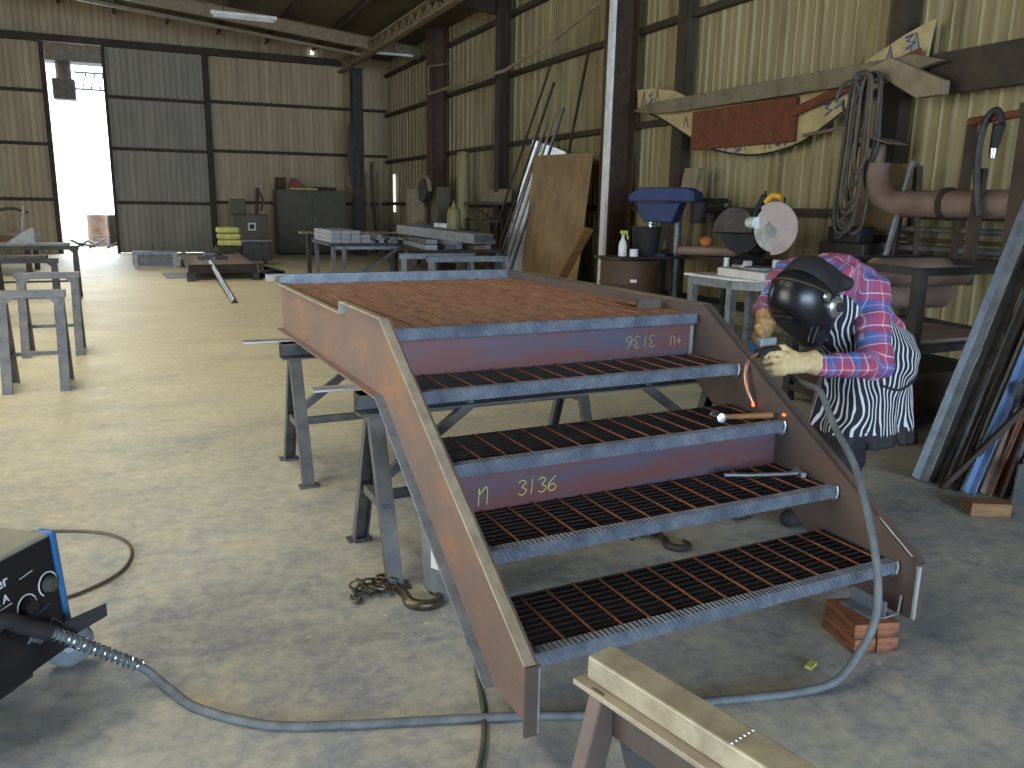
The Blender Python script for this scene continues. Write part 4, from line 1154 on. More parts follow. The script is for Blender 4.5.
mb = MB(); mb.prism([(5.65, 2.90), (6.0, 3.0), (10.6, 3.0), (10.95, 2.93), (10.6, 2.86), (9.9, 2.82), (6.3, 2.80)], (6.86, 0, 0), (0, 1, 0), (0, 0, 1), .08); 
mb.build('beam', mat('grey_timber', (128, 116, 92), (104, 92, 70), .7, 0, 5), t, bevel=.006)
MB().prism([(6.45, 2.92), (6.2, 2.99), (5.55, 2.70), (5.55, 2.58), (5.85, 2.58)], (6.78, 0, 0), (0, 1, 0), (0, 0, 1), .08).build('tail_board', M_beige, t, bevel=.006)
for y in (6.4, 8.4, 10.4): MB().b2((6.94, y, 2.86), (7.24, y + .05, 2.94)).build('bracket', M_girt, t)
tag(MB().bar((6.97, 7.7, 2.62), (6.97, 6.0, 3.02), .03, .10).build('rust_bar', M_hide, bevel=.004), 'rust brown bar slanting up behind the beam to the wing tip', 'bar')
tag(MB().b2((7.02, 4.2, 2.62), (7.1, 5.92, 3.0)).build('dark_board', M_girt, bevel=.006), 'wide dark board fixed high on the right wall at the picture edge', 'board')
MBt = MB(); MBt.cyl((7.0, 7.5, 2.36), (7.0, 6.6, 2.42), .02); tag(MBt.build('wall_peg', M_pipe, smooth=True), 'thin pipe peg on the right wall under the wing', 'peg')
# hose and rope coil hanging from the beam
t = thing('cable_coil', 'big coil of dark welding cable hanging from the wall beam', 'cable', (6.6, 6.1, 1.2))
MB().cyl((6.84, 6.32, 2.80), (6.5, 6.32, 2.80), .025).build('hook', M_steel, t, smooth=True)
for k in range(11):
    y0 = 6.30 + .045 * (k % 5) - .09; zb = [1.9, 1.6, 1.35, 1.75, 1.25, 2.0, 1.5, 1.3, 2.2, 1.42, 1.3][k]; zt = 2.80 + .012 * (k % 4)
    cxn = 6.55 + .022 * (k % 6); wd = .07 + .02 * (k % 4); yc = y0 + .10 * (2.0 - zb)
    pts = [(cxn, y0 - wd * .6, zt - .05), (cxn, y0, zt + .02), (cxn, y0 + wd, zt - .08), (cxn - .02, (y0 + yc) / 2 + wd * .9, (zt + zb) / 2), (cxn, yc + wd, zb + .15), (cxn - .02, yc, zb), (cxn, yc - wd, zb + .15), (cxn + .02, (y0 + yc) / 2 - wd * .7, (zt + zb) / 2)]
    P = smooth_path(pts + [pts[0]], 6)[:-1]
    MB().tube(P, .019, 8, closed=True).build('loop', M_hose2 if k % 3 else M_cable, t, smooth=True)
MB().tube([(6.5 + .004 * k, 6.42 + .13 * math.cos(a), 2.62 + .16 * math.sin(a)) for k, a in enumerate(np.linspace(0, 6.28, 24))], .016, 8).build('loop', M_hose2, t, smooth=True)
tag(MB().b2((7.1, 6.06, 1.28), (7.13, 6.72, 2.0)).build('plywood_offcut', M_ply, bevel=.003), 'small plywood panel on the right wall behind the cable coil', 'plywood panel')

# exhaust elbow with rain cap
t = thing('exhaust_elbow', 'dusty pipe elbow with a folded rain cap, mounted on the right wall', 'pipe', (6.7, 5.7, 1.6))
P = [(6.75, 6.17, 1.98), (6.75, 6.17, 1.86), (6.75, 6.10, 1.72), (6.75, 5.98, 1.63), (6.75, 5.82, 1.60), (6.75, 5.2, 1.60), (6.75, 4.3, 1.60)]
MB().tube(P, .125, 24, smooth=5).build('elbow', M_pipe, t, smooth=True)
MB().cyl((6.75, 6.17, 1.96), (6.75, 6.17, 1.99), .135, seg=26).build('collar', M_pipe, t, smooth=True)
MB().lathe([(.15, 0), (.15, .05)], (6.75, 5.3, 1.6), (0, 1, 0)).build('clamp_ring', M_girt, t, smooth=True)
MB().cyl((6.75, 6.17, 1.98), (6.75, 6.17, 2.17), .06).build('stub', M_pipe, t, smooth=True)
MB().prism([(-.22, 0), (0, .06), (.22, 0), (.22, .01), (0, .075), (-.22, .01)], (6.62, 6.17, 2.16), (0, -1, 0), (0, 0, 1), -.26).build('rain_cap', M_pipe, t)
MB().b2((6.85, 5.25, .9), (6.92, 5.32, 2.3)).build('support_post', M_girt, t)
# clamp and lamp on the right
t = thing('pipe_clamp', 'orange-brown pipe clamp with a curved strap and a small lamp hanging from it', 'clamp', (6.6, 4.9, 1.5))
MB().cyl((6.6, 5.1, 2.29), (6.6, 4.4, 2.34), .035).build('bar', M_hide, t, smooth=True)
MB().tube([(6.55, 4.86, 1.5), (6.55, 4.92, 1.8), (6.55, 4.94, 2.1), (6.55, 4.9, 2.3), (6.55, 4.82, 2.36), (6.55, 4.76, 2.25)], .03, 8, smooth=5).build('strap', M_darkst, t, smooth=True)
MB().cyl((6.6, 4.82, 2.26), (6.6, 4.84, 2.06), .05, .035).build('lamp_body', M_blackm, t, smooth=True)
MB().cyl((6.6, 4.84, 2.06), (6.6, 4.84, 1.98), .035, .03).build('lamp_glass', M_silverc, t, smooth=True)
MB().b2((6.62, 4.92, .9), (6.68, 5.0, 1.9)).build('post', M_girt, t)
tag(MB().bar((6.9, 4.55, 1.2), (6.9, 4.62, 2.4), .03, .09, (0, 1, 0)).build('pale_batten', M_beige, bevel=.004), 'pale batten standing on end behind the clamp', 'batten')
# horizontal pipes and rails stored low along the wall
for k, (z, r, mm, y0, y1, lab) in enumerate([(1.36, .03, M_horse, 4.0, 6.1, 'thin grey pipe, topmost of those stored along the wall rack'),
                                         (1.26, .02, M_girt, 4.1, 6.0, 'thin dark pipe just under the topmost stored pipe'),
                                         (1.18, .035, M_horse, 3.9, 6.15, 'grey pipe in the middle of those stored on the wall rack'),
                                         (1.08, .045, M_girt, 4.0, 6.1, 'thick dark pipe, lowest of those stored on the wall rack')]):
    tag(MB().cyl((6.9, y1, z), (6.9, y0, z), r).build('stored_pipe', mm, smooth=True), lab, 'pipe')
t = thing('pipe_rack', 'dark rack with arms carrying the stored pipes on the right wall', 'rack', (7.0, 5.2, 0))
for y in (4.25, 5.85):
    MB().b2((7.0, y, 0), (7.06, y + .06, 1.5)).build('post', M_girt, t)
    for z in (1.02, 1.14, 1.22, 1.32): MB().b2((6.84, y, z - .008), (7.0, y + .04, z + .008)).build('arm', M_girt, t)
for k, (y, a) in enumerate([(5.9, .12), (5.45, -.25), (5.75, -.1)]):
    tag(MB().bar((6.5, y + a * .6, 0), (6.72 + .06, y - a, [2.0, 1.95, 1.6][k]), .05, .03).build('upright_bar', [M_galv, M_girt, M_darkst][k], bevel=.003),
        ['grey upright bar behind the exhaust elbow', 'brown bar slanting behind the exhaust elbow', 'dark short bar standing low behind the elbow'][k], 'bar')

# black frame cart with rollers
t = thing('roller_cart', 'black square-tube cart carrying two thick dusty rollers', 'cart', (5.2, 4.3, 0))
mb = MB()
for (x, y) in ((4.62, 3.78), (4.75, 5.0), (5.85, 3.85), (6.1, 5.0)): MB().b2((x - .035, y - .035, .0), (x + .035, y + .035, 1.16)).build('post', M_darkst, t)
for a, b in (((4.62, 3.78), (5.85, 3.85)), ((4.75, 5.0), (6.1, 5.0)), ((4.62, 3.78), (4.75, 5.0)), ((5.85, 3.85), (6.1, 5.0))):
    for z in (1.14, .62, .12): MB().bar((a[0], a[1], z), (b[0], b[1], z), .05, .05).build('rail', M_darkst, t)
MB().b2((4.7, 3.9, .10), (5.7, 4.9, .42)).build('lower_box', M_girt, t, bevel=.01)
MB().b2((4.7, 3.9, .62), (5.7, 4.9, .66)).build('shelf', M_pipe, t)
MB().b2((4.5, 3.68, 0), (4.66, 3.9, .10)).build('foot', M_horse, t)
for k, (z, x) in enumerate([(1.05, 5.75), (.84, 5.8)]):
    o = MB().lathe([(.04, -.55), (.04, -.45), (.115, -.45), (.115, .45), (.04, .45), (.04, .55)], (x, 4.72 + .2 * k, z), (1, -.1, 0)).build('roller', M_pipe, t, smooth=True)

# bunch of long bars leaning at the right edge
specs = [((4.09, 3.18, 0), (5.10, 3.46, 1.44), .04, M_darkst, 'thin dark bar half hidden behind the pale galvanised one', 2.6),
         ((4.12, 3.06, 0), (5.06, 3.36, 1.40), .03, M_bluest, 'slim blued bar behind the third bar of the leaning bunch', 2.4),
         ((4.18, 2.90, 0), (4.98, 3.12, 1.40), .035, M_pipe, 'slim dusty bar between the brown bar and the one with the bolt', 2.3),
         ((4.06, 2.92, 0), (4.84, 3.14, 1.06), .03, M_darkst, 'short dark bar tucked left of the light blue one', 1.5),
         ((4.20, 2.74, 0), (4.88, 2.90, 1.22), .03, M_horse, 'thin grey bar between two rust orange ones', 1.9),
         ((4.33, 2.66, 0), (4.86, 2.78, 1.30), .03, M_darkst, 'narrow dark bar in front at the right of the leaning bunch', 1.8),
         ((4.02, 3.13, 0), (5.03, 3.41, 1.52), .065, M_galv, 'thickest pale galvanised bar, leftmost of the bars leaning at the right edge', 2.7),
         ((4.07, 3.07, 0), (5.08, 3.33, 1.50), .05, M_darkst, 'dark bar just right of the pale galvanised one', 2.6),
         ((4.10, 3.01, 0), (5.10, 3.27, 1.46), .04, M_galv, 'thin grey angle, third from left in the leaning bunch', 2.5),
         ((4.14, 2.96, 0), (5.08, 3.20, 1.48), .05, M_girt, 'brown bar, fourth from left in the leaning bunch', 2.5),
         ((4.10, 2.92, 0), (4.98, 3.12, 1.34), .04, M_galv, 'slim grey bar with a bolt near the top', 2.4),
         ((4.08, 2.86, 0), (4.86, 3.06, 1.12), .045, mat('pale_blue_steel', (128, 156, 196), (104, 130, 168), .45, .3), 'light blue bar in the middle of the leaning bunch', 1.55),
         ((4.16, 2.82, 0), (5.0, 3.0, 1.28), .045, M_pipe, 'dusty brown bar right of the light blue one', 2.2),
         ((4.22, 2.80, 0), (4.96, 2.96, 1.36), .05, M_hide, 'rust orange bar near the middle of the leaning bunch', 2.2),
         ((4.26, 2.76, 0), (4.92, 2.92, 1.30), .035, M_darkst, 'thin dark bar crossing behind the rust orange ones', 2.0),
         ((4.30, 2.72, 0), (4.90, 2.88, 1.42), .05, M_galv, 'grey bar with the notched end plate in the leaning bunch', 2.0),
         ((4.36, 2.70, 0), (4.86, 2.84, 1.46), .06, M_hide, 'wide rust bar, second from the right in the leaning bunch', 2.0),
         ((4.44, 2.68, 0), (4.88, 2.80, 1.55), .055, M_horse, 'grey bar at the extreme right of the leaning bunch', 2.0)]
for a, b, w_, m_, lab, ln in specs:
    a = Vector(a); b = Vector(b); d = (b - a).normalized()
    o = MB().angle(a, a + d * ln, w_, .006, (0, -1, .2)).build('leaning_bar', m_, bevel=.0015, origin=a) if w_ > .04 else MB().bar(a, a + d * ln, w_, .02, (0, -1, .2)).build('leaning_bar', m_, bevel=.0015, origin=a)
    tag(o, lab, 'bar')
tag(MB().bar((4.02, 2.98, 0.0), (4.75, 2.62, 1.0), .03, .03).build('crossing_bar', M_girt), 'thin brown bar crossing in front of the leaning bunch', 'bar')
t = thing('stock_rack', 'dark stock rack post holding up the leaning bars beyond the picture edge', 'rack', (5.9, 3.2, 0))
MB().b2((5.82, 2.5, 0), (5.92, 2.6, 2.3)).build('post', M_girt, t); MB().b2((5.82, 4.0, 0), (5.92, 4.1, 2.3)).build('post', M_girt, t)
MB().b2((5.80, 2.5, 2.2), (5.94, 4.1, 2.3)).build('rail', M_girt, t)
mb = MB(); mb.prism([(0, 0), (.26, 0), (.26, .10), (.22, .10), (.20, .16), (.26, .18), (.26, .24), (0, .22)], (4.14, 2.66, 0.002), (.95, .0, 0), (.25, .1, 1), .01)
tag(mb.build('notched_plate', M_steel), 'small notched steel plate leaning at the foot of the bars', 'plate')
t = MB().box((3.90, 2.62, .035), (.20, .10, .07), -.5).build('wood_block', M_wood, bevel=.004)
tag(t, 'small tan wooden block on the floor at the foot of the leaning bars', 'block')
t = thing('steel_sheet', 'blue-grey steel panel on edge behind the right end of the leaning bars', 'panel', (4.8, 2.95, 0))
MB().box((4.75, 2.95, .3), (.7, .02, .6), .2).build('sheet', M_horse, t, bevel=.003)

# ------------------------------------------------------------ around the foot of the stairs
for k, (z0, z1, a) in enumerate([(0, .058, .03), (.058, .114, -.02)]):
    for j in range(2):
        c_ = Vector((2.17 + .035 + .0 * k, 1.905 + .0 * j, 0))
        o = MB().box((2.28 + .085 * (j - .5), 1.935 - .085 * (j - .5) * .25, (z0 + z1) / 2), (.083, .20, z1 - z0 - .001), a - .25).build('timber_block', M_block, bevel=.004)
        tag(o, 'brown end-grain timber block, %s %s of the stack under the right stringer' % (['lower', 'upper'][k], ['left', 'right'][j]), 'block', 'timber blocks under the stair')
# bucket behind the left stringer
t = thing('pail', 'grey plastic pail with torn labels under the left stringer', 'pail', (1.07, 2.88, 0))
MB().lathe([(0, 0), (.125, 0), (.13, .01), (.145, .30), (.152, .30), (.152, .33), (.14, .33), (.12, .02), (0, .02)], (1.07, 2.88, 0), seg=32).build('body', M_galv, t, smooth=True)
mb = MB()
for a in np.linspace(3.6, 5.2, 9)[:-1]:
    b = a + .2; r = .143
    mb.face([mb.bm.verts.new((1.07 + (r + .002 * 0) * math.cos(q), 2.88 + r * math.sin(q), z)) for q, z in ((a, .13), (b, .13), (b, .24), (a, .24))])
bmesh.ops.remove_doubles(mb.bm, verts=mb.bm.verts, dist=1e-5)
lb = mb.build('label', M_whitem, t); sm = lb.modifiers.new('thick', 'SOLIDIFY'); sm.thickness = .002; sm.offset = 1
MB().tube([(1.07 + .15 * math.cos(a), 2.88 + .15 * math.sin(a) * .3 - .03, .31 - .12 * abs(math.sin(a))) for a in np.linspace(PI, 2 * PI, 14)], .003, 6).build('handle', M_steel, t, smooth=True)


# chain with hook
def chain_hook(label, o, heading, parts_n, m, s=1.0):
    t = thing('chain_hook', label, 'hook', o, heading)
    P = []
    for k in range(parts_n):
        a = k * .55; P.append((-.01 - .024 * (k % 7) * s + .012 * math.sin(k * 2.1), .10 * s + .032 * (k // 7) + .016 * math.cos(k * 1.7), .014 + .014 * (k % 3)))
    for k, p in enumerate(P):
        th = k * 1.3; c_ = Vector(p)
        ax = Vector((math.cos(th), math.sin(th), .15)); bx = Vector((-math.sin(th) * (.4 if k % 2 else 1), math.cos(th) * (.4 if k % 2 else 1), .85 if k % 2 else .1)).normalized()
        pts = [c_ + ax * (.027 * s * math.cos(q)) + bx * (.015 * s * math.sin(q)) for q in np.linspace(0, 2 * PI, 15)[:-1]]
        mz = min(q.z for q in pts); pts = [q + Vector((0, 0, max(0, .006 - mz))) for q in pts]
        MB().tube(pts, .0048 * s, 7, closed=True).build('link', m, t, local=True, smooth=True)
    pts = [(0, .10 * s, .018), (.005, .07 * s, .018), (.008, .02 * s, .018), (.0, -.03 * s, .018), (.02 * s, -.065 * s, .018), (.06 * s, -.08 * s, .018), (.105 * s, -.06 * s, .018), (.115 * s, -.02 * s, .018), (.10 * s, .01 * s, .018)]
    MB().tube(pts, lambda q: .010 * s + .010 * s * math.sin(min(1, q * 1.15) * PI) * 1.0, 12, smooth=6).build('hook', m, t, local=True, smooth=True)
    pts = [Vector((0, .115 * s, .018)) + Vector((.018 * s * math.cos(q), .018 * s * math.sin(q), 0)) for q in np.linspace(0, 2 * PI, 15)[:-1]]
    MB().tube(pts, .007 * s, 8, closed=True).build('eye', m, t, local=True, smooth=True)
    return t


M_chain = mat('worn_chain', (120, 108, 88), (70, 62, 54), .4, .7, 20)
chain_hook('rusty chain with a big lifting hook on the floor by the pail', (.84, 2.82, 0), .1, 20, M_chain, 1.1)
chain_hook('dark chain with a hook on the floor beneath the treads', (2.10, 2.90, 0), -.3, 8, M_darkst, .9)

# flat pale bars resting across the sawhorses and poking out at the left
tag(MB().b2((.47, 4.58, .757), (1.3, 4.66, .766)).build('flat_bar', M_bright, bevel=.001), 'thin pale bar poking out left over the far sawhorse', 'bar') 
tag(MB().b2((.60, 3.28, .757), (1.2, 3.36, .766)).build('flat_bar', M_bright, bevel=.001), 'thin pale bar poking out left over the sawhorse nearest the treads', 'bar')

# hammer and chisel lying on the treads (frame of the stair)
SM = Matrix.Translation((SX, SY, 0)) @ Matrix.Rotation(SR, 4, 'Z')


def sw(u, v, z): return SM @ Vector((u, v, z))


z3 = Z1 + 2 * RISE
t = thing('hammer', 'ball-peen hammer with a pale wooden handle lying on the third tread', 'hammer', sw(1.2, 2 * G + .1, z3))
MB().tube([sw(1.235, 2 * G + .12, z3 + .018), sw(1.35, 2 * G + .085, z3 + .017), sw(1.475, 2 * G + .06, z3 + .015)], lambda q: .009 + .005 * q, 12).build('handle', M_wood, t, smooth=True)
MB().lathe([(0, -.045), (.014, -.043), (.017, -.03), (.011, -.018), (.014, 0), (.011, .018), (.017, .026), (.018, .05), (0, .052)], sw(1.235, 2 * G + .12, z3 + .02), (-.25, -1, .1)).build('head', M_silverc, t, smooth=True)
z2 = Z1 + RISE
t = thing('chipping_hammer', 'slim grey chipping tool lying across the second tread', 'tool', sw(1.3, G + .2, z2))
MB().tube([sw(1.16, G + .26, z2 + .012), sw(1.26, G + .215, z2 + .012), sw(1.40, G + .17, z2 + .012), sw(1.46, G + .155, z2 + .014)], .009, 10).build('handle', M_steel, t, smooth=True)
MB().bar(sw(1.45, G + .13, z2 + .012), sw(1.475, G + .20, z2 + .012), .02, .018).build('head', M_bluest, t)
tag(MB().box((1.98, 1.86, .006), (.05, .025, .012), .4).build('chalk_stick', M_yellow, bevel=.003), 'small yellow scrap on the floor under the lowest tread', 'scrap')
t = thing('clamp_block', 'short steel angle lug standing on the landing near the right rim', 'lug', sw(1.42, 1.45, ZP))
MB().angle(sw(1.33, 1.42, ZP - .003), sw(1.46, 1.42, ZP - .003), .05, .006).build('angle', M_webr, t)
MB().b2(sw(1.36, 1.43, ZP - .003), sw(1.42, 1.48, ZP + .04)).build('block', M_darkst, t) 

# ------------------------------------------------------------ sawhorse in the foreground
hd_ = Vector((.24, -.97, 0)).normalized()
fx0 = Vector((.687, 1.118, .758))
t = thing('sawhorse', 'rusty welded sawhorse in the foreground with a channel on top', 'sawhorse', (.70, .8, 0))
a_ = fx0; b_ = fx0 + hd_ * 1.3
sd_ = Vector((hd_.y, -hd_.x, 0))
MB().bar(a_ - Vector((0, 0, .022)), b_ - Vector((0, 0, .022)), .062, .044).build('top_bar', mat('weathered_lit_top', (184, 174, 148), (138, 126, 104), .5, .1, 9.0, bump=.2), t, bevel=.004)  # upper face lightened, light from above put into its colour
mb = MB(); mb.prof([(-.05, -.055), (.05, -.055), (.05, -.045), (-.05, -.045)], a_ + Vector((0, 0, 0)) - hd_ * .015, b_); mb.build('flange', M_edge, t, bevel=.001)
mb = MB(); mb.prof([(-.02, -.13), (.02, -.13), (.02, -.055), (-.02, -.055)], a_, b_); mb.build('web', M_webr, t)
for k, (s0, f) in enumerate([(0.04, -1), (0.04, 1), (1.2, -1), (1.2, 1)]):
    top_ = a_ + hd_ * s0 + Vector((0, 0, -.05)) + sd_ * .02 * f; bot = a_ + hd_ * (s0 + (.02 if f < 0 else 0.0)) + sd_ * .22 * f; bot.z = .0
    MB().bar(top_, bot, .055, .03, hd_).build('leg', M_webr if k else M_horse, t, bevel=.003)
for s0 in (.05, 1.21):
    p = a_ + hd_ * s0 + sd_ * .15; q = a_ + hd_ * s0 - sd_ * .15; p.z = q.z = .26
    MB().bar(p, q, .03, .03).build('end_rail', M_horse, t)
mb = MB()
for k in range(6): mb.sphere(a_ + hd_ * (.30 + .0 * k) + sd_ * (-.025 + .01 * k) + Vector((0, 0, .0)), .0028, seg=8)
mb.build('weld_spatter', M_bright, t, smooth=True)

# ------------------------------------------------------------ welding machine at the left edge
# front panel faces +X / -Y; corner posts computed in the room frame
t = thing('welding_machine', 'blue and black welding machine with two dials at the left picture edge', 'welding machine', (-.62, 2.55, 0))
fd = Vector((.577, .817, 0)); fn = Vector((.817, -.577, 0))          # along the panel, out of the panel
c0 = Vector((-.29, 2.66, 0))
back = -fn


def wm(s_, d, z): return c0 - fd * s_ + back * d + Vector((0, 0, z))


mb = MB()
poly = [(0, .16), (.0, .52), (-.50, .52), (-.50, .16)]
mb.prism([(0, .14), (.0, .53), (.52, .53), (.52, .14)], c0, -fd, (0, 0, 1), .0) if False else None
A = [wm(0, 0, .15), wm(0, .03, .53), wm(.45, .03, .53), wm(.45, 0, .15)]
B = [wm(0, .75, .15), wm(0, .75, .53), wm(.45, .75, .53), wm(.45, .75, .15)]
va = [mb.bm.verts.new(p) for p in A]; vb = [mb.bm.verts.new(p) for p in B]
for i in range(4): mb.face([va[i], va[(i + 1) % 4], vb[(i + 1) % 4], vb[i]])
mb.face(va[::-1]); mb.face(vb)
M_dusty = mat('dusty_lid', (150, 146, 126), (128, 128, 116), .7, 0, 4)
mb.build('case', M_dusty, t, bevel=.012)
pn = (fn * 1 + Vector((0, 0, .08))).normalized()
px_ = fd; py_ = pn.cross(fd) if pn.cross(fd).z > 0 else fd.cross(pn)
mb = MB(); mb.prism([(-.44, .17), (-.01, .17), (-.01, .375), (-.44, .375)], c0 + Vector((0, 0, .145)) + fn * .002 - Vector((0, 0, .145)) + Vector((0, 0, 0)), fd, (-fn.x * .079, -fn.y * .079, 1), .008 if True else 0)
mb.bm.free()


def panel_pt(s_, z, off=.0):
    """point on the sloping front panel: s_ back from the near corner, z height"""
    return c0 - fd * s_ + back * (.03 * (z - .15) / .38) + fn * off + Vector((0, 0, z))


def panel_quad(mb, s0, s1, z0, z1, o0, o1):
    vs = [mb.bm.verts.new(panel_pt(s, z, o)) for o in (o0, o1) for s, z in ((s0, z0), (s1, z0), (s1, z1), (s0, z1))]
    for f in ((0, 1, 2, 3), (7, 6, 5, 4), (0, 4, 5, 1), (1, 5, 6, 2), (2, 6, 7, 3), (3, 7, 4, 0)): mb.face([vs[i] for i in f])
    return mb


pnl = panel_quad(MB(), .015, .44, .16, .52, .0, .006).build('front_panel', M_black, t)
mb = MB(); panel_quad(mb, -.006, .012, .15, .535, -.04, .014); mb.build('blue_trim', M_bluem, t, bevel=.003)
up_ = (panel_pt(0, .5) - panel_pt(0, .2)).normalized()
for k, (s_, z, lab) in enumerate([(.052, .385, 'grey dial'), (.140, .355, 'black dial')]):
    c_ = panel_pt(s_, z, .006)
    kn = MB().cyl(c_, c_ + fn * .022, .025, .022, 24).build('dial', M_hose2 if k == 0 else M_black, t, bevel=.002, smooth=False); kn['label'] = lab
    pts = [c_ + fn * .001 + fd * (.036 * math.cos(q)) + up_ * (.036 * math.sin(q)) for q in np.linspace(-.9, 4.0, 26)]
    MB().tube(pts, .0022, 6).build('dial_scale', M_whitem, t)
for k, s_ in enumerate((.07, .14)):
    c_ = panel_pt(s_, .255, .004); MB().cyl(c_, c_ + fn * .03, .012, seg=14).build('terminal', M_steel, t, smooth=True)
    MB().tube([c_ + fn * .012 + fd * .03, c_ + fn * .016 + up_ * .03, c_ + fn * .012 - fd * .03], .004, 6).build('wing_nut', M_steel, t)
fdr = fd
word('Miller', 'maker_lettering', M_whitem, t, panel_pt(.300, .448, .008), fdr, up_, .048)
word('22 A', 'model_lettering', M_whitem, t, panel_pt(.262, .402, .008), fdr, up_, .034)
MB().tube([panel_pt(.27, .388, .008), panel_pt(.19, .392, .008)], .0018, 4).build('printed_line', M_whitem, t)
MB().tube([panel_pt(.15, .445, .008), panel_pt(.10, .45, .008)], .0015, 4).build('printed_line', M_whitem, t)
MB().tube([panel_pt(.16, .31, .008), panel_pt(.06, .325, .008)], .0015, 4).build('printed_line', M_bluem, t)
mb = MB(); panel_quad(mb, .06, .44, .07, .15, -.6, -.10); mb.build('undercarriage', M_darkst, t)
tr_ = MB(); tr_.b2((-.42, 2.2, .12), (-.30, 2.34, .15)); tr_.bm.free()
for k, (s_, d) in enumerate([(-.05, .10), (.0, .62), (.43, .62)]):
    c_ = wm(s_, d, .075) if k else Vector((-.335, 2.80, .075))
    wh = MB().lathe([(0, -.02), (.045, -.02), (.06, -.022), (.075, -.015), (.075, .015), (.06, .022), (.045, .02), (0, .02)], c_ + fd * .035, fd * -.9 + fn * .8, 28).build('wheel', M_rubber, t, smooth=True)
    MB().cyl(c_ + fd * .035 + (fd * -.9 + fn * .8).normalized() * .021, c_ + fd * .035 + (fd * -.9 + fn * .8).normalized() * .03, .018).build('hub', M_bright, wh, smooth=True)
    MB().cyl(c_ + Vector((0, 0, .05)) + fd * .02, c_ + fd * .02 + Vector((0, 0, .09)), .03).build('caster_fork', M_galv, t, smooth=True)
mb = MB(); mb.prism([(0, 0), (.14, .045), (.14, .085), (0, .06)], panel_pt(.09, .215, .04), (fd * .8 + fn * .6), (0, 0, 1), .006); mb.build('bracket_plate', M_blackm, t)

# welding cable: from the machine along the floor, under the stair, up to the torch
cab = thing('welding_cable', 'long grey welding cable running from the machine along the floor up to the torch', 'cable', (.5, 2.1, 0))
k0 = Vector((-.425, 2.445, .375))
MB().tube([panel_pt(.30, .33, -.01), k0, Vector((-.385, 2.475, .335)), Vector((-.322, 2.50, .288))], .024, 14, smooth=4).build('strain_boot', M_blackm, cab, smooth=True)
sp0 = Vector((-.325, 2.51, .285)); sp1 = Vector((-.10, 2.60, .07))
MB().tube([Vector((-.37, 2.48, .32)), sp0, (-.22, 2.57, .175), sp1, (-.02, 2.50, .03), (.06, 2.38, .015), (.24, 2.22, .014), (.46, 2.13, .014), (.68, 2.06, .014), (.95, 1.97, .014), (1.17, 1.89, .014), (1.49, 1.82, .014), (1.78, 1.75, .014), (1.94, 1.72, .035), (2.06, 1.74, .10), (2.14, 1.76, .19), (2.17, 1.79, .30), (2.20, 1.85, .41), (2.27, 1.97, .52), (2.36, 2.12, .61), (2.44, 2.30, .69), (2.53, 2.48, .785), (2.575, 2.60, .785), (2.61, 2.70, .785), (2.64, 2.79, .82), (2.64, 2.81, .88), (2.59, 2.775, .915)], .0135, 14, smooth=8).build('cable', M_rubber, cab, smooth=True)
pts = []
ph = [Vector(sp0), Vector((-.22, 2.57, .175)), Vector(sp1)]
sm_ = smooth_path(ph, 60)
for i, p in enumerate(sm_):
    d = (sm_[min(i + 1, len(sm_) - 1)] - sm_[max(i - 1, 0)]).normalized(); x = d.cross(Vector((0, 0, 1))).normalized(); y = d.cross(x)
    q = i / len(sm_) * 2 * PI * 17; pts.append(p + x * (.0185 * math.cos(q)) + y * (.0185 * math.sin(q)))
MB().tube(pts, .003, 6, smooth=2).build('spring_guard', M_silverc, cab, smooth=True)

tag(MB().tube([(-1.1, 4.08, .008), (-.68, 4.12, .008), (-.44, 4.08, .008), (-.24, 3.96, .008), (-.14, 3.76, .008), (-.17, 3.52, .008), (-.32, 3.36, .008), (-.52, 3.28, .008), (-.7, 3.0, .008)], .007, 8, smooth=8).build('power_cord', M_cable, smooth=True), 'thin brown cord looping on the floor behind the welding machine', 'cord')
tag(MB().tube([(.98, 2.45, .011), (.92, 2.28, .011), (.855, 2.06, .011), (.80, 1.92, .011), (.73, 1.79, .011), (.66, 1.68, .011), (.6, 1.5, .011)], .009, 8, smooth=8).build('power_cord', M_hose2, smooth=True), 'olive cord running forward under the left stringer', 'cord')
tag(MB().tube([(2.4, 1.62, .011), (2.15, 1.45, .012), (2.05, 1.36, .012), (1.9, 1.22, .012)], .012, 8, smooth=8).build('power_cord', M_cable, smooth=True), 'short brown cable on the floor at the lower right corner', 'cord') if False else None

# ------------------------------------------------------------ the welder
PEL = V(3.40, 3.00, .84); CH = V(3.12, 3.03, 1.10); NK = V(2.95, 2.98, 1.20); HD = V(2.80, 2.885, 1.14)
NS = V(3.16, 2.86, 1.13); FS = V(2.98, 3.20, 1.18)
NE = V(3.10, 2.71, .82); NW = V(2.70, 2.70, .845)
FE = V(2.86, 3.20, 1.03); FW = V(2.675, 2.98, 1.04)
NH = V(3.36, 2.90, .80); FH = V(3.42, 3.10, .80)
NKn = V(3.16, 2.89, .45); NA = V(2.95, 2.88, .10); FKn = V(3.36, 3.02, .44); FA = V(3.42, 3.12, .10)
F_ = V(-.62, -.12, -.78).normalized(); U_ = (V(0, 0, 1) - F_ * F_.z).normalized(); L_ = U_.cross(F_).normalized()
RH = np.array([list(F_), list(L_), list(U_)]).T          # columns: forward, left, up

per = thing('person', 'person bending over the staircase in plaid shirt, zebra apron and black helmet, holding a torch', 'person', (3.2, 2.98, 0))


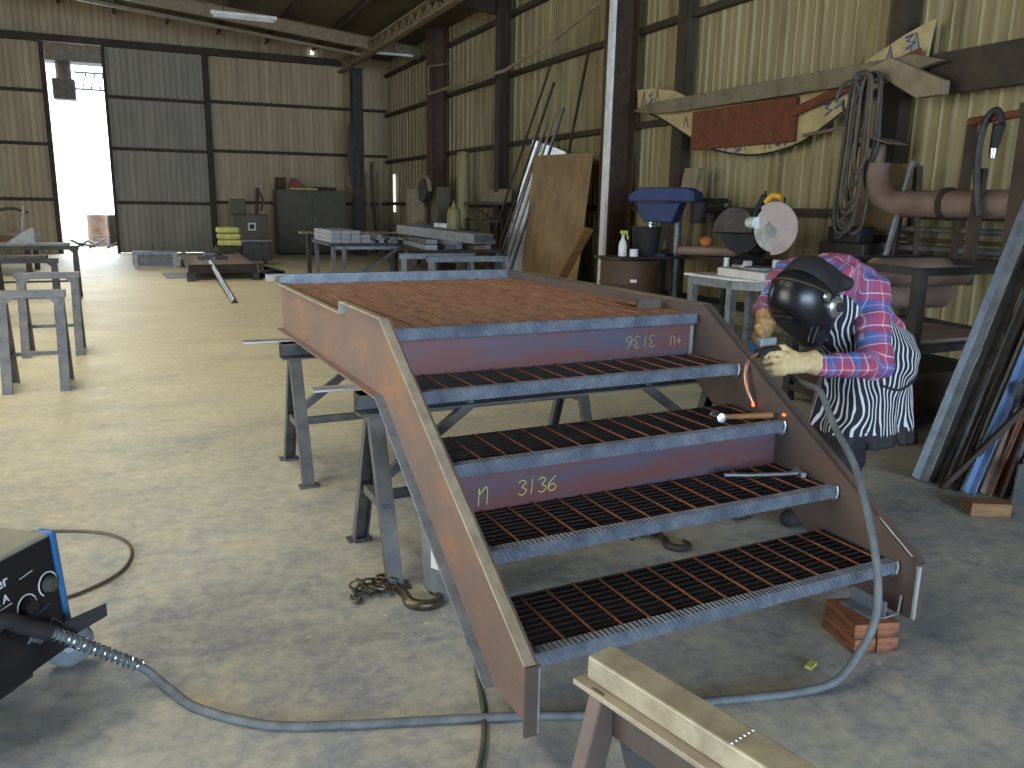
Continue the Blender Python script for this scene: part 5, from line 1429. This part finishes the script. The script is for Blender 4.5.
def body_fn(P):
    d = sd_cone(P, PEL, CH, .115, .125)
    d = smin(d, sd_cone(P, CH, NK, .12, .06), .06)
    d = smin(d, sd_cone(P, NS, FS, .055, .055), .06)
    d = smin(d, sd_cone(P, NK, HD, .055, .055), .03)
    d = smin(d, sd_ell(P, HD, (.095, .075, .115), RH), .02)
    d = smin(d, sd_ell(P, HD + F_ * .09 - U_ * .02, (.02, .012, .022), RH), .015)      # nose
    for s in (-1, 1): d = smin(d, sd_ell(P, HD + L_ * .077 * s, (.022, .010, .032), RH), .008)
    for a, b, c in ((NS, NE, NW), (FS, FE, FW)):
        d = smin(d, sd_cone(P, a, b, .052, .040), .03); d = smin(d, sd_cone(P, b, c, .040, .028), .02)
    for a, b, c in ((NH, NKn, NA), (FH, FKn, FA)):
        d = smin(d, sd_cone(P, a, b, .085, .055), .05); d = smin(d, sd_cone(P, b, c, .055, .038), .03)
    return d


v, f = nets(body_fn, (2.5, 2.5, .04), (3.7, 3.45, 1.42), .014)
obj_from_arrays('body', v, f, M_skin, per)


def shirt_fn(P):
    d = sd_cone(P, PEL + V(0, 0, .02), CH, .165, .175)
    d = smin(d, sd_ell(P, (CH + NS + FS) / 3 + V(.02, .02, .03), (.19, .22, .15)), .06)
    d = smin(d, sd_cone(P, NS, FS, .085, .085), .07)
    d = smin(d, sd_cone(P, CH, NK, .14, .085), .05)
    n = .006 * np.sin(P[:, 0] * 55 + 3 * np.sin(P[:, 2] * 25)) + .005 * np.sin(P[:, 2] * 70 + P[:, 1] * 30)
    for a, b, c in ((NS, NE, NW), (FS, FE, FW)):
        d = smin(d, sd_cone(P, a, b, .092, .072), .045)
        d = smin(d, sd_cone(P, b, c, .068, .046), .025)
    # cut open cuffs cleanly
    for b, c in ((NE, NW), (FE, FW)):
        ax = np.array((c - b).normalized()); q = (P - np.array(c)) @ ax
        near = np.linalg.norm(P - np.array(c), axis=1) < .14
        d = np.where(near, np.maximum(d, q - .005), d)
    return d + n * .8


v, f = nets(shirt_fn, (2.5, 2.5, .6), (3.75, 3.5, 1.45), .0125)
shirt = obj_from_arrays('plaid_shirt', v, f, M_plaid, per)
# cloth coordinate: along the nearest limb and across it
bones = [(PEL, CH, 0.0, V(0, 1, 0)), (NS, NE, .07, V(1, 0, 0)), (NE, NW, .07 + (NE - NS).length, V(0, 0, 1)), (FS, FE, .02, V(1, 0, 0)), (FE, FW, .02 + (FE - FS).length, V(0, 0, 1)), (CH, NK, (CH - PEL).length, V(0, 1, 0))]
rad = [.17, .085, .06, .085, .06, .12]
Dm = []; C3 = []
for (a, b, o_, s_), r in zip(bones, rad):
    a = np.array(a); b = np.array(b); ba = b - a; L0 = np.linalg.norm(ba); ax = ba / L0
    s0 = np.array(s_) - ax * (np.array(s_) @ ax); s0 /= np.linalg.norm(s0); s1 = np.cross(ax, s0)
    t_ = np.clip((v - a) @ ax, 0, L0)
    Dm.append(np.linalg.norm(v - a - t_[:, None] * ax, axis=1) - r)
    C3.append(np.stack([(v - a) @ ax + o_, (v - a) @ s0, (v - a) @ s1], 1))
Dm = np.array(Dm); wgt = np.exp(-np.clip(Dm - Dm.min(0), 0, 1) * 120); wgt /= wgt.sum(0)
cl = sum(w_[:, None] * c for w_, c in zip(wgt, C3)) + 1.0
at = shirt.data.attributes.new('cloth', 'FLOAT_VECTOR', 'POINT'); at.data.foreach_set('vector', cl.astype(np.float32).ravel())


def trousers_fn(P):
    d = sd_cone(P, NH, FH, .13, .13)
    for a, b, c in ((NH, NKn, NA), (FH, FKn, FA)):
        d = smin(d, sd_cone(P, a, b, .12, .085), .05); d = smin(d, sd_cone(P, b, c, .085, .08), .04)
    d = d + .005 * np.sin(P[:, 2] * 60 + P[:, 0] * 25)
    return np.maximum(d, .055 - P[:, 2])


v, f = nets(trousers_fn, (2.7, 2.6, .03), (3.8, 3.4, 1.0), .014)
obj_from_arrays('trousers', v, f, M_denim, per)
for nm, A, yaw in (('shoe', NA, 0), ('shoe', FA, 0)):
    A = np.array(A); fw = np.array([-1, -.12, 0]) / np.linalg.norm([-1, -.12, 0])

    def shoe(P, A=A, fw=fw):
        h = np.array([A[0], A[1], .052]) - fw * .05; t_ = np.array([A[0], A[1], .045]) + fw * .15
        d = sd_cone(P, h, t_, .052, .046); d = smin(d, sd_cone(P, A + np.array([0, 0, .05]), h + np.array([0, 0, .02]) + fw * .03, .05, .05), .03)
        return smax(d, .002 - P[:, 2], .006)
    v, f = nets(shoe, A - np.array([.28, .2, .12]), A + np.array([.2, .2, .14]), .009)
    obj_from_arrays(nm, v, f, M_blackm, per)

APa = V(3.20, 2.98, 1.02); APb = V(3.37, 2.985, .36)


def apron_fn(P):
    a = math.atan2
    ang = np.arctan2(P[:, 1] - 2.99, P[:, 0] - 3.37)
    fl = np.clip((.85 - P[:, 2]) / .5, 0, 1)
    c = sd_cone(P, V(3.36, 3.0, .82), V(3.325, 2.975, .30), .185, .245, ((1, 0, 0), 1.22))
    d = smin(c, sd_cone(P, V(3.36, 3.0, .84), V(3.10, 2.99, 1.05), .195, .18), .05)
    d = smin(d, trousers_fn(P) - .022, .05)
    c = d + 0
    d = d - fl * (.012 * np.sin(ang * 9) + .008 * np.sin(ang * 17 + 1))
    d = np.maximum(d, .375 + .012 * np.sin(ang * 3) - P[:, 2])
    inner = d + .022
    cav = np.maximum(c + .025, P[:, 2] - .62)
    d = np.maximum(d, -cav)
    # the upper back is bare: the bib stays below the line from the seat to the chin
    pl = (P - np.array((3.30, 2.9, 1.00))) @ np.array((.42, .12, .90))
    return smax(d, pl, .01)


v, f = nets(apron_fn, (2.8, 2.6, .33), (3.8, 3.4, 1.3), .0115)
ap = obj_from_arrays('zebra_apron', v, f, [M_zebra, M_blackm], per)
for p in ap.data.polygons:
    if sum((world_of(per) @ ap.data.vertices[i].co).z for i in p.vertices) / len(p.vertices) < .445: p.material_index = 1


def on_apron(x, z):
    y = 2.4
    for _ in range(80):
        d_ = float(apron_fn(np.array([[x, y, z]]))[0])
        if d_ < .003: break
        y += max(d_ * .6, .002)
    return V(x, y - .002, z)


MB().tube([on_apron(x, z) for x, z in ((3.22, .70), (3.30, .675), (3.38, .68), (3.45, .72), (3.49, .78), (3.50, .84))], .006, 8, smooth=6).build('apron_tie', M_blackm, per, smooth=True)


# welding helmet
HS = 1.13


def hp(a, b, c): return HD + (F_ * a + L_ * b + U_ * c) * HS


def helmet_fn(P):
    q = (P - np.array(HD)) @ RH / HS
    O = lambda *a: np.array(a)

    def E(c, r):
        x = (q - np.array(c)) / np.array(r); k0 = np.linalg.norm(x, axis=1); k1 = np.linalg.norm(x / np.array(r), axis=1)
        return k0 * (k0 - 1) / np.maximum(k1, 1e-9)
    sh = E((.035, 0, 0), (.150, .128, .165))
    chin = sd_cone(q, (.07, 0, -.04), (.10, 0, -.145), .105, .060)
    jaw = sd_cone(q, (.0, 0, -.05), (.08, 0, -.12), .110, .07)
    d = smin(smin(sh, chin, .04), jaw, .04)
    d = smax(d, q[:, 0] - .155, .02)
    d = smax(d, np.abs(q[:, 1]) * .9 + q[:, 0] * .42 - .155, .012)
    d = smax(d, -(q[:, 0] + .02), .006)
    inner = np.minimum(E((.01, 0, 0), (.142, .115, .15)), sd_cone(q, (-.02, 0, -.02), (.07, 0, -.15), .10, .06))
    return np.maximum(d, -np.maximum(inner, q[:, 0] - .09)) * HS


v, f = nets(helmet_fn, np.array(HD) - .30, np.array(HD) + .30, .0085)
hel = obj_from_arrays('welding_helmet', v, f, M_black, per); hel['label'] = 'glossy black helmet shell'


def cap_fn(P):
    d = sd_ell(P, hp(-.03, 0, .02), (.138, .118, .148), RH)
    d = smin(d, sd_cone(P, hp(-.08, 0, -.03), np.array(NK) + np.array([-.01, -.02, .0]), .09, .085), .04)
    return smin(d, sd_cone(P, np.array(NK) + np.array([-.02, -.08, .0]), np.array(NK) + np.array([.04, -.14, -.01]), .06, .035), .04)


v, f = nets(cap_fn, np.array(HD) - .28, np.array(HD) + .32, .012)
obj_from_arrays('hood', v, f, M_blackm, per)
# window frame, head band, knob, bright stripes
mb = MB(); R3 = Matrix((F_, L_, U_)).transposed()
mb.box(hp(.158, 0, .03), (.012, .115, .095), rot=R3); mb.build('lens_frame', M_black, hel, bevel=.004)
mb = MB(); mb.box(hp(.163, 0, .03), (.006, .095, .05), rot=R3); mb.build('lens', mat('dark_lens', (20, 22, 44), None, .08), hel)


def on_dome(ang, lift):
    """point on the hood where a ray in the crown plane leaves it"""
    d = (L_ * math.cos(ang) + (U_ * math.cos(lift) + F_ * math.sin(lift)) * math.sin(ang)).normalized()
    P = HD + d * .34
    for _ in range(80):
        A_ = np.array([list(P)]); q_ = min(float(helmet_fn(A_)[0]), float(cap_fn(A_)[0]))
        if q_ < .003: break
        P = P - d * max(q_ * .8, .001)
    return P


pts = [on_dome(a, .25) for a in np.linspace(.35, PI - .35, 16)]
MB().tube(pts, .0065, 8).build('head_band', M_girt, hel, smooth=True)
kc = hp(.03, .132, -.02)
MB().lathe([(0, -.02), (.050, -.02), (.050, .012), (.034, .024), (0, .026)], kc, L_, 22).build('knob_plate', M_silverc, hel, smooth=True)
mb = MB(); mb.lathe([(0, 0), (.022, 0), (.02, .016), (0, .018)], kc + L_ * .022, L_, 14); mb.build('knob', M_blackm, hel, smooth=True)
MB().lathe([(0, 0), (.022, 0), (.018, .012), (0, .013)], kc + U_ * .075 - L_ * .006, L_, 16).build('pivot_cap', M_silverc, hel, smooth=True)


def on_shell(b, c):
    """march from outside onto the helmet shell at side b, height c"""
    P = hp(.30, b, c)
    for _ in range(60):
        d_ = float(helmet_fn(np.array([list(P)]))[0])
        if d_ < .0015: break
        P = P - F_ * max(d_ * .8, .001)
    return P


for b0, c0_, b1, c1 in ((.03, -.115, .095, -.01), (.045, -.125, .105, -.03)):
    MB().tube([on_shell(b0 + (b1 - b0) * q, c0_ + (c1 - c0_) * q) for q in np.linspace(0, 1, 9)], .0022, 6).build('bright_stripe', M_bright, hel, smooth=True)
MB().tube([on_shell(-.06, c) for c in np.linspace(-.10, .02, 7)], .002, 6).build('bright_stripe', M_bright, hel, smooth=True)


# gloves: palm, four fingers, thumb, cuff
def glove(name, W0, d, n, right, m, curl=(.5, .75, .6), sc=1.12, cuff=.075):
    d = Vector(d).normalized(); n = Vector(n); n = (n - d * n.dot(d)).normalized()
    s = d.cross(n) if right else n.cross(d)
    W0 = Vector(W0); segs = []
    for i, (off, ln) in enumerate(((.034, .92), (.012, 1.0), (-.011, .94), (-.032, .76))):
        b = W0 + d * .082 * sc + s * off * 1.12 * sc; ang = 0
        th = [curl[0] + .06 * i, curl[1] + .05 * i, curl[2]]
        for L1, r0, r1, q in ((.044, .0125, .0115, th[0]), (.030, .0115, .0105, th[1]), (.024, .0105, .009, th[2])):
            ang += q; e = b + (d * math.cos(ang) + n * math.sin(ang)) * L1 * ln * sc
            segs.append((b, e, r0 * sc, r1 * sc)); b = e
    t0 = W0 + d * .03 * sc + s * .03 * sc; t1 = t0 + (d * .55 + s * .62 + n * .45).normalized() * .05 * sc
    t2 = t1 + (d * .85 + s * .05 + n * .5).normalized() * .036 * sc; t3 = t2 + (d * .8 - s * .25 + n * .5).normalized() * .026 * sc
    th_ = [(t0, t1, .018 * sc, .014 * sc), (t1, t2, .014 * sc, .012 * sc), (t2, t3, .012 * sc, .010 * sc)]

    def fn(P):
        palm = None
        for off in (.030, .010, -.010, -.029):
            q = sd_cone(P, W0 + s * off * .62 * sc, W0 + d * .076 * sc + s * off * sc, .021 * sc, .014 * sc)
            palm = q if palm is None else smin(palm, q, .02)
        D_ = palm
        for a, b, r0, r1 in segs: D_ = smin(D_, sd_cone(P, a, b, r0, r1), .0035)
        for a, b, r0, r1 in th_: D_ = smin(D_, sd_cone(P, a, b, r0, r1), .009)
        c = sd_cone(P, W0 - d * cuff, W0 + d * .005, .056, .040)
        c = np.maximum(c, -((P - np.array(W0 - d * cuff)) @ np.array(d)))
        c = np.maximum(c, -sd_cone(P, W0 - d * (cuff + .02), W0 - d * .02, .050, .030))
        D_ = smin(D_, c, .014)
        return D_ + .0012 * np.sin(P[:, 0] * 130 + P[:, 2] * 90) * np.sin(P[:, 1] * 110)
    lo = np.array(W0) - .2; hi = np.array(W0) + .2
    v, f = nets(fn, np.array(W0) - .20, np.array(W0) + .20, .0052)
    return obj_from_arrays(name, v, f, m, per)


g1 = glove('glove', (2.625, 2.700, .862), (-1, .10, .02), (.05, .9, -.30), False, M_cream, (.22, .62, .6), 1.15)
g1['label'] = 'pale cream leather glove, nearer one'
g2 = glove('glove', (2.615, 2.945, .985), (-.60, -.42, -.62), (.4, -.8, .3), True, M_tan, (.45, .8, .6), 1.2)
g2['label'] = 'brown stained leather glove, farther one'

# torch
t = thing('welding_torch', 'welding torch with a curved coppery neck held in both gloves', 'welding torch', (2.45, 2.76, .88))
MB().tube([(2.60, 2.76, .915), (2.50, 2.765, .915), (2.42, 2.755, .905)], .019, 14, smooth=4).build('handle', M_blackm, t, smooth=True)
MB().b2((2.47, 2.79, .905), (2.56, 2.83, .965)).build('heat_shield', M_galv, t, bevel=.006)
MB().b2((2.50, 2.742, .885), (2.54, 2.76, .899)).build('trigger', M_darkst, t)
MB().tube([(2.42, 2.755, .905), (2.375, 2.735, .895), (2.335, 2.715, .865), (2.318, 2.70, .82), (2.318, 2.675, .76), (2.330, 2.655, .715)], .0085, 12, smooth=6).build('neck', M_copper, t, smooth=True)
MB().cyl((2.329, 2.657, .72), (2.333, 2.65, .70), .0075, .005).build('nozzle_tip', M_hot, t, smooth=True)
MB().sphere(sw(W - .004, .60, .70), .006, (1, 1.6, 1)).build('hot_weld', M_hot, stair, smooth=True)
